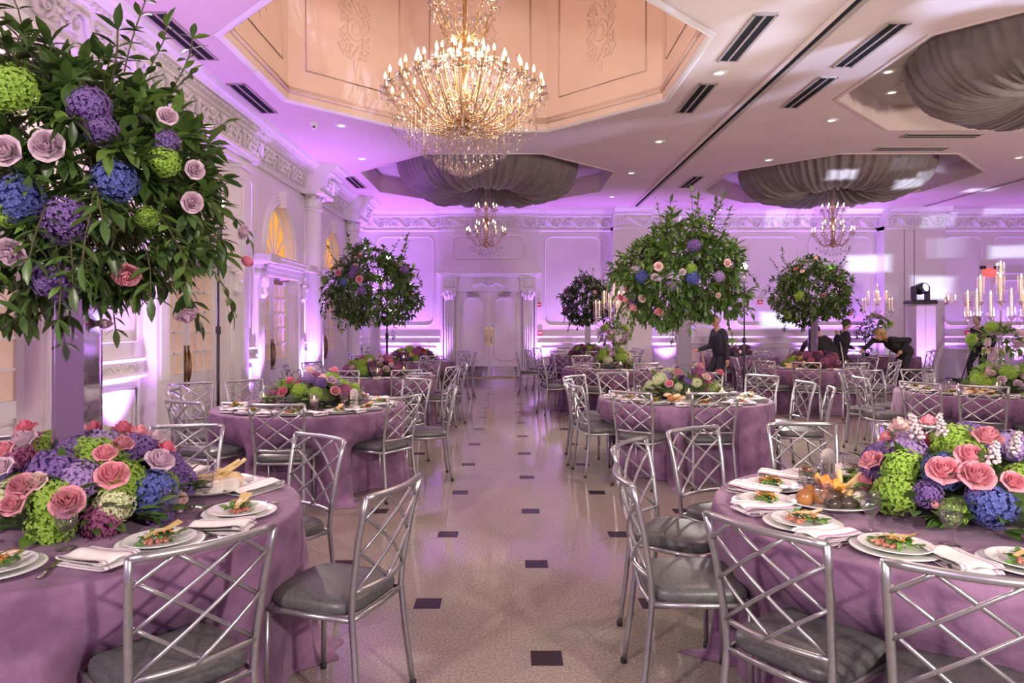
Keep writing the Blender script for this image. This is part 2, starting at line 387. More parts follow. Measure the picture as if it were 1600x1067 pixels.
ceiling = struct(mb.obj('ceiling', M['ceil']), 'cream ceiling with octagonal coffers, slot diffusers and downlights')
# coffers
for k, c in enumerate(OC):
    top = 7.3 if k == 0 else 5.22
    w_ = MB(); o = octa(c, OH - .004)
    for i in range(8):
        p, q = o[i], o[(i + 1) % 8]
        n = Vector((p[1] - q[1], q[0] - p[0], 0)).normalized() * -.05
        w_.add([(p[0], p[1], ZC), (q[0], q[1], ZC), (q[0], q[1], top), (p[0], p[1], top), (p[0]+n.x, p[1]+n.y, ZC), (q[0]+n.x, q[1]+n.y, ZC), (q[0]+n.x, q[1]+n.y, top), (p[0]+n.x, p[1]+n.y, top)],
               [(0, 3, 2, 1), (4, 5, 6, 7)], 0, False)
    w_.prism(octa(c, OH + .02), top, top + .05)
    w_.obj('dome_wall' if k == 0 else 'coffer_wall', M['dome'] if k == 0 else M['ceil'], ceiling)
    if k:   # lay-in tiles on the coffer top
        tm = MB()
        for i in range(-4, 5):
            for j in range(-4, 5):
                x, y = c[0] + i * .6, c[1] + j * .6
                if abs(i) + abs(j) > 6: continue
                tm.bbox(x - .29, x + .29, y - .29, y + .29, 0, .012, .006)
        tm.v = [(x, y, top - .001 - z) for x, y, z in tm.v]; tm.f = [f[::-1] for f in tm.f]
        stuff(tm.obj('lay_in_tiles', M['acou'], ceiling))
    # lip moulding round the opening
    lip = MB(); prof = [(0, 0), (.03, -.03), (.07, -.035), (.10, -.015), (.10, .0)] if k == 0 else [(0, 0), (.0, -.012), (.05, -.012), (.05, 0)]
    rings = [octa(c, OH + d) for d, z in prof]
    for r in range(len(prof) - 1):
        for i in range(8):
            i2 = (i + 1) % 8
            lip.add([(*rings[r][i], ZC + prof[r][1]), (*rings[r][i2], ZC + prof[r][1]), (*rings[r+1][i2], ZC + prof[r+1][1]), (*rings[r+1][i], ZC + prof[r+1][1])], [(0, 1, 2, 3)], 0, False)
    lip.obj('coffer_lip', M['trim'] if k == 0 else M['ceil'], ceiling)

# scroll ornament (relief), one unit in the XZ plane facing -Y, about 0.8 wide and 0.27 high
def scroll_unit(wd=.8, ht=.26):
    m = MB()
    def spiral(cx, cz, r0, turns, a0, sgn, t0=.02):
        pts, rs = [], []
        for k in range(17):
            t = k / 16; a = a0 + sgn * turns * 2 * PI * t; r = r0 * (1 - .82 * t)
            pts.append((cx + r * math.cos(a), -.006 - .012 * t, cz + r * math.sin(a))); rs.append(t0 * (1 - .45 * t))
        m.tube(pts, rs, 5)
        m.ell((cx, -.02, cz), (.018, .02, .018), 6, 4)
    spiral(-.2, 0, .115, 1.3, PI * .5, 1); spiral(.2, 0, .115, 1.3, -PI * .5, 1)
    m.tube([(-.2, -.01, .115), (-.1, -.01, .10), (0, -.012, 0), (.1, -.01, -.10), (.2, -.01, -.115)], [.02, .024, .026, .024, .02], 5)
    for cx, sg in ((-.2, 1), (.2, -1)):
        for a in range(5):
            t = (a / 4 - .5) * 2.2
            p = (cx - sg * .03 + .14 * math.sin(t) * 1.0, -.008, -sg * .11 + .03 * math.cos(t) * sg)
            m.ell(p, (.034, .02, .016), 6, 4, rot=Matrix.Rotation(-t * .8 * sg, 3, 'Y'))
    for sx in (-1, 1):
        for k in range(3):
            m.ell((sx * .36, -.008, (k - 1) * .075), (.045, .02, .02), 6, 4, rot=Matrix.Rotation(sx * (k - 1) * .7, 3, 'Y'))
    m.ell((-.36, -.015, 0), (.02, .025, .03), 6, 4)
    return m
scroll = scroll_unit(); scroll_me = scroll.mesh('scroll_ornament', M['trim'])
small_scroll_me = MB().join(scroll, Matrix.Diagonal((.5, .6, .36, 1))).mesh('scroll_ornament', M['trim'])

# extrusion of a wall profile: profile (d out of wall, z)
CORN = [(0, 4.20), (.05, 4.20), (.075, 4.235), (.03, 4.26), (.03, 4.285), (.06, 4.30), (.16, 4.56), (.20, 4.575), (.20, 4.60), (.24, 4.615), (.24, 4.655), (.30, 4.67), (.33, 4.72), (.38, 4.735), (.41, 4.80), (0, 4.80)]
def extrude(m, prof, a, b, kind, off=0.0, mi=0):
    """kind L: left wall along y; F: far wall along x"""
    def P(d, z, t): return (XW + off + d, t, z) if kind == 'L' else (t, YF - off - d, z)
    n = len(prof); vs = [P(d, z, a) for d, z in prof] + [P(d, z, b) for d, z in prof]
    fs = [(i, i + 1, n + i + 1, n + i) for i in range(n - 1)]
    m.add(vs, fs, mi, False)
    e0 = [P(d, z, a) for d, z in prof] + ([P(-off, prof[-1][1], a), P(-off, prof[0][1], a)] if off else [])
    e1 = [P(d, z, b) for d, z in prof] + ([P(-off, prof[-1][1], b), P(-off, prof[0][1], b)] if off else [])
    m.add(e0, [tuple(range(len(e0)))], mi, False); m.add(e1, [tuple(range(len(e1)))], mi, False)
    if off: m.add([P(0, prof[0][1], a), P(-off, prof[0][1], a), P(-off, prof[0][1], b), P(0, prof[0][1], b)], [(0, 1, 2, 3)], mi, False)
def dentils(m, a, b, kind, off=0.0, z=4.635, d=.24, s=.05):
    k = int(abs(b - a) / (s * 1.8))
    for i in range(k):
        t = a + (i + .5) * (b - a) / k
        if kind == 'L': m.box(XW + off + d, XW + off + d + .035, t - s / 2, t + s / 2, z - .018, z + .018)
        else: m.box(t - s / 2, t + s / 2, YF - off - d - .035, YF - off - d, z - .018, z + .018)

COLS_L = [14.5, 18.15]
# ---- left wall with door and fanlight openings
DOORS = [(5.35, .95, True), (9.45, .9, False), (12.85, .92, True), (16.55, .92, True)]
DH = 2.42; AB = 2.74; AR = .98; AW = .80; REC = .16
def arch_z(u): return AB + AR * math.sqrt(max(0, 1 - (u / AW) ** 2))
wl = MB(); edges = [YB]
for c, hw, ar in DOORS: edges += [c - hw, c + hw]
edges.append(YF + .2)
for k in range(0, len(edges), 2): wl.box(XW - .4, XW, edges[k], edges[k+1], 0, ZC)
for c, hw, ar in DOORS:
    wl.box(XW - .4, XW, c - hw, c + hw, DH, AB if ar else ZC)
    if ar:
        wl.box(XW - .4, XW, c - hw, c - AW, AB, ZC); wl.box(XW - .4, XW, c + AW, c + hw, AB, ZC)
        n = 20
        for i in range(n):
            u0, u1 = -AW + 2*AW*i/n, -AW + 2*AW*(i+1)/n
            z0, z1 = arch_z(u0), arch_z(u1)
            vs = [(XW, c+u0, z0), (XW, c+u1, z1), (XW, c+u1, ZC), (XW, c+u0, ZC), (XW-.4, c+u0, z0), (XW-.4, c+u1, z1)]
            wl.add(vs, [(0, 1, 2, 3), (0, 4, 5, 1)], 0, False)
wall_left = struct(wl.obj('wall_left', M['wall']), 'white panelled wall with columns and arched french doors')
# other walls
wall_far = struct(MB().box(XW - .4, XR + .3, YF, YF + .2, 0, ZC + .05).obj('wall_far', M['wall']), 'white panelled end wall with double doors')
wall_right = struct(MB().box(XR, XR + .2, YB - .2, YF + .2, 0, ZC + .05).obj('wall_right', M['wall']))
wall_back = struct(MB().box(XW - .4, XR + .2, YB - .2, YB, 0, ZC + .05).obj('wall_back', M['wall']))

# ---- french doors
pane_me = MB().box(-.008, .008, -.105, .105, -.128, .128).mesh('pane', M['curtain'])
def strip(m, p, q, wd=.02, dp=.03, mi=0):      # bar in the yz plane on x=0
    p = Vector((0, *p)); q = Vector((0, *q)); t = (q - p).normalized(); n = Vector((0, -t.z, t.y)) * wd; x = Vector((dp, 0, 0))
    m.add([p-n, p+n, q+n, q-n, p-n+x, p+n+x, q+n+x, q-n+x], [(0, 3, 2, 1), (4, 5, 6, 7), (0, 1, 5, 4), (1, 2, 6, 5), (2, 3, 7, 6), (3, 0, 4, 7)], mi, False)
for di, (c, hw, ar) in enumerate(DOORS):
    dr = struct(empty('door_%d' % (di + 1), (XW - REC, c, 0)), 'white glazed french double doors with curtained panes')
    for sd in (-1, 1):
        lw = hw; y0, y1 = (0.004, lw) if sd > 0 else (-lw, -.004)
        f = MB()
        f.box(-.05, 0, y0, y0 + .1, .01, DH); f.box(-.05, 0, y1 - .1, y1, .01, DH)
        f.box(-.05, 0, y0 + .1, y1 - .1, .01, .16); f.box(-.05, 0, y0 + .1, y1 - .1, .74, .90); f.box(-.05, 0, y0 + .1, y1 - .1, DH - .12, DH)
        f.box(-.04, -.02, y0 + .1, y1 - .1, .16, .74); f.bbox(-.03, -.004, y0 + .17, y1 - .17, .23, .67, .004)
        a, b = y0 + .1, y1 - .1; pw = (b - a) / 3; ph = (DH - .12 - .90) / 5
        for k in (1, 2): f.box(-.035, -.004, a + pw*k - .014, a + pw*k + .014, .90, DH - .12)
        for k in (1, 2, 3, 4): f.box(-.035, -.004, a, b, .90 + ph*k - .014, .90 + ph*k + .014)
        leaf = f.obj('door_leaf', M['trim'], dr)
        for i in range(3):
            for j in range(5):
                inst('pane', pane_me, (-.028, a + pw*(i+.5), .90 + ph*(j+.5)), scale=(1, pw/.215, ph/.262), parent=leaf)
        hb = MB(); yh = .05 * sd
        hb.tube([(.012, yh, .78), (.03, yh, .86), (.045, yh, 1.0), (.03, yh, 1.14), (.012, yh, 1.22)], [.008, .014, .012, .014, .008], 6)
        hb.box(0, .012, yh - .022, yh + .022, .72, 1.28)
        hb.obj('handle', M['brassdk'], leaf)
    # door closer
    cl = MB().box(0, .06, .12, .42, DH - .12, DH - .04); cl.tube([(.05, .4, DH - .05), (.12, .62, DH - .03), (.04, .8, DH - .01)], .012, 6)
    cl.obj('door_closer', M['brassdk'], dr)
    if ar:
        win = struct(empty('window_%d' % (di + 1), (XW - REC, c, 0)), 'arched fanlight glowing amber with white radiating glazing bars')
        gl = MB(); ring = [(-.03, AW * math.cos(PI*k/24), AB + AR*math.sin(PI*k/24)) for k in range(25)]
        angs = [0, PI/6, PI/3, PI/2, 2*PI/3, 5*PI/6, PI]
        for q in range(6):
            pan = MB(); pts = [(-.03, 0, AB)] + [(-.03, AW*math.cos(angs[q] + (angs[q+1]-angs[q])*k/6), AB + AR*math.sin(angs[q] + (angs[q+1]-angs[q])*k/6)) for k in range(7)]
            pan.add(pts + [(x - .01, y, z) for x, y, z in pts], [tuple(range(8)), tuple(range(15, 7, -1))], 0, False)
            pan.obj('pane', M['amber'], win)
        for a in angs[1:-1]:
            s = MB(); strip(s, (.1*math.cos(a), AB + .12*math.sin(a)), (AW*math.cos(a), AB + AR*math.sin(a)), .017)
            s.obj('glazing_bar', M['trim'], win)
        hub = MB(); hub.tube([(.01, .12*math.cos(PI*k/12), AB + .14*math.sin(PI*k/12)) for k in range(13)], .022, 6); hub.ell((0, 0, AB + .03), (.03, .08, .09), 10, 6)
        hub.tube([(0, (AW-.01)*math.cos(PI*k/24), AB + (AR-.01)*math.sin(PI*k/24)) for k in range(25)], .03, 6)
        hub.obj('arch_frame', M['trim'], win)
        # moulded archivolt with keystone on the wall face
        av = MB()
        for r_, t_ in ((.07, .045), (.15, .035), (.20, .02)):
            av.tube([(REC + .0, (AW+r_)*math.cos(PI*k/28), AB + (AR+r_)*math.sin(PI*k/28)) for k in range(29)], t_, 6)
        av.add([(REC, -.07, AB+AR-.02), (REC, .07, AB+AR-.02), (REC, .11, AB+AR+.28), (REC, -.11, AB+AR+.28), (REC+.12, -.06, AB+AR-.02), (REC+.12, .06, AB+AR-.02), (REC+.14, .10, AB+AR+.28), (REC+.14, -.10, AB+AR+.28)],
               [(0, 3, 2, 1), (4, 5, 6, 7), (0, 1, 5, 4), (1, 2, 6, 5), (2, 3, 7, 6), (3, 0, 4, 7)], 0, False)
        av.obj('archivolt', M['trim'], win)
    # casing: fluted pilasters, consoles, entablature
    cs = struct(empty('trim_%d' % (di + 1), (XW, c, 0)), 'white fluted door casing with scroll consoles and moulded cornice')
    for sd in (-1, 1):
        p = MB(); y = sd * (hw + .21)
        p.box(0, .05, y - .17, y + .17, 0, 2.42); p.box(0, .08, y - .19, y + .19, 0, .22)
        for q in range(5): p.tube([(.05, y + (q - 2)*.058, .26), (.05, y + (q - 2)*.058, 2.0)], .019, 6)
        p.box(0, .09, y - .19, y + .19, 2.36, 2.42)
        p.obj('pilaster', M['trim'], cs)
        b = MB()
        b.tube([(.05, y, 2.02), (.085, y, 2.08), (.075, y, 2.16), (.10, y, 2.24), (.12, y, 2.32), (.09, y, 2.36)], [.05, .065, .055, .065, .075, .06], 8, flat=1.3)
        b.ell((.12, y, 2.33), (.05, .11, .045), 10, 6); b.ell((.09, y, 2.07), (.04, .09, .035), 10, 6)
        b.obj('console', M['trim'], cs)
    if ar:
        e = MB(); W_ = hw + .45
        for d, z0, z1, ex in ((.07, 2.42, 2.50, 0), (.10, 2.50, 2.58, .03), (.17, 2.58, 2.63, .08), (.23, 2.63, 2.70, .13), (.26, 2.70, 2.735, .15)): e.box(0, d, -W_ - ex + .1, W_ + ex - .1, z0, z1)
        for sd in (-1, 1): e.box(0, .3, sd*(hw+.21) - .25, sd*(hw+.21) + .25, 2.60, 2.737)
        e.obj('entablature', M['trim'], cs)
    else:   # tall portal bay
        e = MB()
        for sd in (-1, 1):
            y = sd * (hw + .36)
            e.box(0, .16, y - .16, y + .16, 0, 4.0); e.box(0, .19, y - .19, y + .19, 3.78, 3.84); e.box(0, .22, y - .22, y + .22, 3.95, 4.0); e.bbox(.16, .18, y - .09, y + .09, .9, 3.7, .004)
        for d, z0, z1, ex in ((.18, 4.0, 4.06, .0), (.16, 4.06, 4.10, 0), (.24, 4.10, 4.14, .06), (.30, 4.14, 4.19, .12)): e.box(0, d, -hw - .56 - ex, hw + .56 + ex, z0, z1)
        e.box(0, .10, -hw - .2, hw + .2, 2.42, 2.56)
        e.obj('portal', M['trim'], cs)
        pnl = MB(); pnl.tube([(.01, -.7, 2.75), (.01, .7, 2.75), (.01, .7, 3.75), (.01, -.7, 3.75)], .03, 4, closed=True); pnl.obj('panel_moulding', M['trim'], cs)

# ---- left wall cornice, columns, dado
tr = struct(empty('trim_5'), 'white moulded crown cornice with scrolling acanthus frieze along the side wall')
cm = MB(); extrude(cm, CORN, YB, YF, 'L'); dentils(cm, 3.0, YF, 'L')
cm.obj('cornice', M['trim'], tr)
for y in COLS_L:
    b = MB(); extrude(b, CORN, y - .48, y + .48, 'L', .38); dentils(b, y - .46, y + .46, 'L', .38); b.obj('cornice_break', M['trim'], tr)
tilt = math.atan2(.10, .26)
y = 3.6
while y < YF - .3:
    off = .38 if any(abs(y - c) < .48 for c in COLS_L) else 0
    inst('scroll_ornament', scroll_me, (XW + off + .125, y, 4.43), Euler((tilt, 0, PI / 2)), (.95, 1.5, 1.0), tr); y += .79
def column(y):
    c = struct(empty('column', (XW + .12, y, 0)), 'white fluted corinthian column engaged against the side wall')
    r = .205
    b = MB(); b.box(-.1, .29, -.29, .29, 0, .5); b.box(-.1, .31, -.31, .31, 0, .08); b.box(-.1, .31, -.31, .31, .46, .52)
    b.lathe([(.27, .52), (.29, .56), (.27, .6), (.235, .62), (.245, .65), (.235, .68), (.21, .70)], 32); b.obj('pedestal', M['trim'], c)
    s = MB(); s.lathe([(r, .70), (r, 1.5), (r*.97, 2.6), (r*.9, 3.92)], 96, flute=lambda a, z: 1 - .035 * (math.cos(a * 22) > -.35) * abs(math.cos(a*11))); s.lathe([(r*.9, 3.9), (r*1.02, 3.91), (r*1.02, 3.95), (r*.9, 3.96)], 32); s.obj('shaft', M['trim'], c)
    k = MB(); k.lathe([(.175, 3.95), (.17, 4.10), (.19, 4.30), (.26, 4.46)], 24)
    for row, (z0, h, n, ph) in enumerate(((3.96, .24, 8, 0), (3.98, .38, 8, PI/8))):
        for i in range(n):
            a = 2*PI*i/n + ph
            def leaf(u, v, a=a, z0=z0, h=h):
                rr = .178 + .02*u + .10 * max(0, u - .55)**1.5 * 2.6; wdt = .30 * (1 - .5*u**3)
                z = z0 + h * (u if u < .85 else .85 - (u - .85) * .8)
                an = a + (v - .5) * wdt * 2
                rr += .018 * math.cos((v - .5) * PI) + .006 * math.cos(v * 6 * PI)
                return (rr*math.cos(an), rr*math.sin(an), z)
            k.grid(leaf, 7, 6)
    for i in range(4):
        a = PI/4 + i*PI/2; d = Vector((math.cos(a), math.sin(a), 0)); pts, rs = [], []
        pts.append(d*.2 + Vector((0, 0, 4.26))); rs.append(.02)
        for q in range(14):
            t = q / 13; an = PI/2 + 1.0 - t * 2.4 * 2*PI * .6; rr = .075 * (1 - .7*t)
            pts.append(d*(.29 + rr*math.cos(an)) + Vector((0, 0, 4.42 + rr*math.sin(an)))); rs.append(.024*(1 - .4*t))
        k.tube(pts, rs, 6, flat=1.4)
    k.box(-.1, .32, -.32, .32, 4.50, 4.56); k.box(-.1, .29, -.29, .29, 4.46, 4.50); 
    k.obj('capital', M['trim'], c)
    return c
for y in COLS_L: column(y)
RAIL = [(0, .96), (.07, .97), (.085, 1.0), (.05, 1.02), (.03, 1.03), (.03, 1.15), (.05, 1.16), (.06, 1.19), (0, 1.2)]
BASE = [(0, 0), (.035, 0), (.035, .16), (.02, .19), (0, .2)]
def dado(name, kind, a, b, label, off=0, panels=True):
    t = struct(empty(name), label)
    r = MB(); extrude(r, RAIL, a, b, kind, off); r.obj('chair_rail', M['trim'], t)
    r = MB(); extrude(r, BASE, a, b, kind, off); r.obj('skirting', M['trim'], t)
    n = max(1, round(abs(b - a) / .42))
    for i in range(n):
        u = a + (i + .5) * (b - a) / n; sc = abs(b - a) / n / .42
        if kind == 'L': inst('scroll_ornament', small_scroll_me, (XW + off + .03, u, 1.09), (0, 0, PI/2), (sc, 1, 1), t)
        else: inst('scroll_ornament', small_scroll_me, (u, YF - off - .03, 1.09), (0, 0, 0), (sc, 1, 1), t)
    if panels and abs(b - a) > .45:
        for z0, z1 in ((.3, .86), (1.38, 3.9 if kind == 'L' else None)):
            if z1 is None: continue
            p = MB(); i0, i1 = a + .13, b - .13
            pts = [(i0, z0), (i1, z0), (i1, z1), (i0, z1)]
            p.tube([(XW + off + .006, u, z) if kind == 'L' else (u, YF - off - .006, z) for u, z in pts], .026, 4, closed=True)
            p.obj('panel_moulding', M['trim'], t)
dado('trim_6', 'L', 6.72, 8.0, 'white dado rail and panel between the first french doors')
dado('trim_7', 'L', 11.0, 11.52, 'white dado rail and panel left of the amber fanlight door')
dado('trim_8', 'L', 14.2, 15.2, 'white dado rail and panel behind the fluted column')
dado('trim_9', 'L', 17.9, 19.95, 'white dado rail and panel in the far corner')
# ---- far wall
CD = -.61
trf = struct(empty('trim_10'), 'white crown cornice with scroll frieze on the end wall')
segs = [(XW, -2.0, 0), (-2.0, .78, .13), (.78, 2.9, 0), (2.9, 4.0, .45), (4.0, 10.55, 0), (10.55, 12.25, .45), (12.25, XR, 0)]
for a, b, off in segs:
    m = MB(); extrude(m, CORN, a, b, 'F', off); dentils(m, a, b, 'F', off); m.obj('cornice', M['trim'], trf)
    n = max(1, round((b - a) / .8))
    for i in range(n): inst('scroll_ornament', scroll_me, (a + (i + .5)*(b - a)/n, YF - off - .125, 4.43), (tilt, 0, 0), ((b - a)/n/.8, 1.5, 1), trf)
for nm, a, b, off in (('trim_11', XW, -2.0, 0), ('trim_12', .78, 2.9, 0), ('trim_13', 4.0, 10.55, 0), ('trim_14', 12.25, XR, 0)):
    dado(nm, 'F', a, b, {'trim_11': 'white dado rail on the end wall left of the double doors', 'trim_12': 'white dado rail on the end wall beside the double doors', 'trim_13': 'white dado rail on the long end wall bay', 'trim_14': 'white dado rail on the end wall near the exit sign'}[nm], off)
struct(MB().box(-2.0, .78, YF - .13, YF, 2.9, 4.3).box(-2.0, -1.93, YF - .13, YF, 0, 2.9).box(.71, .78, YF - .13, YF, 0, 2.9).obj('trim_15', M['wall']), 'shallow projecting bay above the double doors')
struct(MB().box(2.9, 4.0, YF - .45, YF, 0, 4.3).obj('wall_pier', M['wall']), 'plain wall pier under the ceiling track')
pier = struct(MB().box(10.55, 12.25, YF - .45, YF, 0, 4.3).obj('wall_pier', M['wall']), 'broad plain partition pier with vertical joints')
pj = MB(); pj.box(11.10, 11.115, YF - .453, YF - .45, 0, 4.3); pj.box(11.38, 11.395, YF - .453, YF - .45, 0, 4.3); pj.obj('joint', M['track'], pier)
def notched(x0, x1, z0, z1, n=.16):
    return [(x0 + n, z0), (x1 - n, z0), (x1 - n*.35, z0 + n*.35), (x1, z0 + n), (x1, z1 - n), (x1 - n*.35, z1 - n*.35), (x1 - n, z1), (x0 + n, z1), (x0 + n*.35, z1 - n*.35), (x0, z1 - n), (x0, z0 + n), (x0 + n*.35, z0 + n*.35)]
def panel(x0, x1, z0, z1, off=0, parent=wall_far, n=.16, nm='panel_moulding', t=.022, yy=None):
    y = YF - off if yy is None else yy
    m = MB(); m.tube([(x, y - .006, z) for x, z in notched(x0, x1, z0, z1, n)], t, 5, closed=True)
    return m.obj(nm, M['trim'], parent)
panel(-3.85, -2.2, 1.5, 4.05); panel(1.0, 2.6, 1.5, 4.05); panel(-1.65, .43, 3.42, 4.05, .13)
for a in (4.3, 6.5, 8.6): panel(a, a + 1.8, 1.5, 4.05)
panel(12.5, 13.6, 1.5, 4.05); panel(13.9, 15.6, 3.0, 4.05); panel(13.9, 15.6, 1.5, 2.8)
# double doors
dd = struct(empty('door_5', (CD, YF, 0)), 'white panelled double doors with brass pulls and polished kick plates')
for sd in (-1, 1):
    x0, x1 = (0.006, .95) if sd > 0 else (-.95, -.006)
    lf = MB().box(x0, x1, -.06, 0, .02, 2.46).obj('door_leaf', M['trim'], dd)
    m = MB(); m.tube([(x, -.065, z) for x, z in notched(x0 + .15, x1 - .15, .5, 2.28, .17)], .02, 5, closed=True); m.obj('panel_moulding', M['trim'], lf)
    MB().bbox(x0 + .05, x1 - .03, -.068, -.06, .03, .33, .002).obj('kick_plate', M['mirror'], lf)
    h = MB(); xh = .07*sd
    h.tube([(xh, -.065, 1.0), (xh, -.10, 1.05), (xh, -.10, 1.33), (xh, -.065, 1.38)], .014, 6); h.box(xh - .025, xh + .025, -.068, -.06, .93, 1.45); h.obj('handle', M['brass'], lf)
    k = MB(); k.box(.45*sd - .17, .45*sd + .17, -.13, -.06, 2.33, 2.41); k.tube([(.35*sd, -.12, 2.40), (.65*sd, -.2, 2.44), (.3*sd, -.08, 2.48)], .012, 5); k.obj('door_closer', M['alum'], lf)
MB().box(-.004, .004, -.064, -.058, .3, 2.4).obj('astragal', M['brass'], dd)
MB().box(-.98, .98, -.14, 0, 0, .018).obj('threshold', M['brass'], dd)
cz = struct(empty('trim_16', (CD, YF, 0)), 'white classical surround with pilasters and frieze over the double doors')
for sd in (-1, 1):
    p = MB(); x = sd*1.13
    p.box(x - .15, x + .15, -.16, 0, 0, 2.3); p.box(x - .18, x + .18, -.19, 0, 0, .2)
    for q in range(4): p.tube([(x + (q - 1.5)*.065, -.16, .25), (x + (q - 1.5)*.065, -.16, 2.2)], .02, 6)
    p.obj('pilaster', M['trim'], cz)
    k = MB(); k.lathe([(.13, 2.2), (.12, 2.32), (.19, 2.5)], 12, c=(x, -.1, 0)); k.box(x - .2, x + .2, -.24, 0, 2.48, 2.54)
    for i in range(5):
        a = PI + PI*(i + .5)/5
        k.tube([(x + .12*math.cos(a), -.1 + .12*math.sin(a), 2.24), (x + .15*math.cos(a), -.1 + .15*math.sin(a), 2.36), (x + .21*math.cos(a), -.1 + .21*math.sin(a), 2.40), (x + .2*math.cos(a), -.1 + .2*math.sin(a), 2.35)], [.03, .035, .025, .01], 5)
    for s2 in (-1, 1): k.ell((x + s2*.16, -.2, 2.44), (.05, .03, .05), 8, 6)
    k.obj('capital', M['trim'], cz)
    r = MB(); r.box(x - .22, x + .22, -.2, 0, 2.54, 2.92); r.bbox(x - .13, x + .13, -.215, -.2, 2.6, 2.86, .004); r.tube([(x - .13, -.21, 2.6), (x + .13, -.21, 2.6), (x + .13, -.21, 2.86), (x - .13, -.21, 2.86)], .018, 5, closed=True); r.obj('block', M['trim'], cz)
e = MB(); e.box(-1.33, 1.33, -.15, 0, 2.47, 2.92)
for d, z0, z1, ex in ((.22, 2.88, 2.93, .04), (.30, 2.93, 2.98, .1), (.36, 2.98, 3.04, .16)): e.box(-1.33 - ex, 1.33 + ex, -d, 0, z0, z1)
for i in range(44): e.box(-1.28 + i*.059, -1.25 + i*.059, -.21, -.15, 2.83, 2.87)
e.obj('entablature', M['trim'], cz)
fr = MB()
for sd in (-1, 1):
    fr.tube([(sd*.05, -.16, 2.62), (sd*.2, -.17, 2.72), (sd*.34, -.17, 2.66), (sd*.46, -.165, 2.62)], [.05, .045, .03, .012], 6, flat=.6)
    for k in range(4): fr.ell((sd*(.1 + k*.1), -.165, 2.63 + .03*(3 - k)), (.055, .02, .028), 8, 5, rot=Matrix.Rotation(sd*.5, 3, 'Y'))
fr.ell((0, -.17, 2.7), (.08, .03, .08), 10, 6); fr.obj('frieze_ornament', M['trim'], cz)

# ---- ceiling tracks, dome panels
tk = struct(empty('trim_17'), 'dark folding partition track crossing the ceiling lengthwise')
for x in (3.45, 11.4):
    MB().box(x - .035, x + .035, YB, YF, ZC - .012, ZC).obj('track_slot', M['track'], tk)
    MB().box(x - .10, x - .035, YB, YF, ZC - .022, ZC).obj('track_rail', M['ceil'], tk); MB().box(x + .035, x + .10, YB, YF, ZC - .022, ZC).obj('track_rail', M['alum'], tk)
def medallion():
    m = MB()
    m.join(scroll, Matrix.Translation((0, 0, .36)) @ Matrix.Rotation(0, 4, 'Y') @ Matrix.Diagonal((.5, 1, 1.0, 1)))
    m.join(scroll, Matrix.Translation((0, 0, -.36)) @ Matrix.Diagonal((.5, 1, -1.0, 1)))
    for s in (-1, 1): m.join(scroll, Matrix.Translation((s*.17, 0, 0)) @ Matrix.Rotation(PI/2, 4, 'Y') @ Matrix.Diagonal((.7, 1, .5, 1)))
    m.tube([(.11*math.cos(2*PI*k/16), -.01, .16*math.sin(2*PI*k/16)) for k in range(16)], .02, 5, closed=True)
    m.ell((0, 0, 0), (.06, .03, .10), 10, 6); m.ell((0, -.01, .58), (.05, .03, .07), 8, 5); m.ell((0, -.01, -.58), (.03, .03, .10), 8, 5)
    for s in (-1, 1):
        for z in (-.2, .2): m.tube([(s*.1, -.01, z), (s*.24, -.01, z*1.5), (s*.16, -.01, z*2.3)], [.02, .028, .01], 5)
    return m
med_me = medallion().mesh('medallion', M['dome'])
o = octa(OC[0])
for i in range(8):
    p, q = Vector((*o[i], 0)), Vector((*o[(i+1) % 8], 0)); mid = (p + q)/2; t = (q - p).normalized(); n = Vector((-t.y, t.x, 0))
    if n.dot(Vector((*OC[0], 0)) - mid) < 0: n = -n
    L_ = (q - p).length; pm_ = MB()
    pts = [mid + n*.004 + t*a + Vector((0, 0, z)) for a, z in ((-L_/2 + .28, 5.28), (L_/2 - .28, 5.28), (L_/2 - .28, 7.0), (-L_/2 + .28, 7.0))]
    pm_.tube(pts, .022, 5, closed=True); pm_.obj('panel_moulding', M['dome'], ceiling)
    pl = MB()
    pl.tube([p + n*.01 + Vector((0, 0, 4.92)), q + n*.01 + Vector((0, 0, 4.92))], .03, 5); pl.tube([p + n*.01 + Vector((0, 0, 4.98)), q + n*.01 + Vector((0, 0, 4.98))], .015, 5); pl.obj('dome_moulding', M['dome'], ceiling)
    rz = math.atan2(n.x, -n.y)
    inst('medallion', med_me, mid + n*.005 + Vector((0, 0, 6.12)), (0, 0, rz), (1.15, .55, .95), ceiling)
# ================================================================== CEILING THINGS
def diffuser_mesh(L_):
    f = MB()
    f.box(-.13, -.10, -L_/2, L_/2, -.016, 0); f.box(.10, .13, -L_/2, L_/2, -.016, 0); f.box(-.012, .012, -L_/2, L_/2, -.018, 0)
    f.box(-.13, .13, -L_/2, -L_/2 + .02, -.016, 0); f.box(-.13, .13, L_/2 - .02, L_/2, -.016, 0)
    return f
dif_f = diffuser_mesh(1.3).mesh('frame', M['alum']); dif_s = MB().box(-.044, .044, -.63, .63, -.010, -.0).mesh('slot', M['track'])
DIFF = [(2.66, 7.85, 0, 'above the right of the big chandelier, nearer one'), (2.66, 9.95, 0, 'right of the dome, farther one'), (4.16, 8.05, 0, 'left of the draped corner coffer, nearer one'), (4.16, 9.7, 0, 'left of the draped corner coffer, farther one'),
        (7.4, 11.9, 1, 'crosswise behind the draped corner coffer, nearer one'), (7.4, 12.8, 1, 'crosswise behind the draped corner coffer, farther one'), (4.14, 15.85, 0, 'left of the far right-hand drape'), (-3.68, 7.8, 0, 'by the side wall cornice, nearest one'), (-3.68, 9.95, 0, 'by the side wall cornice above the security camera'), (-3.55, 15.9, 0, 'by the side wall near the far drape')]
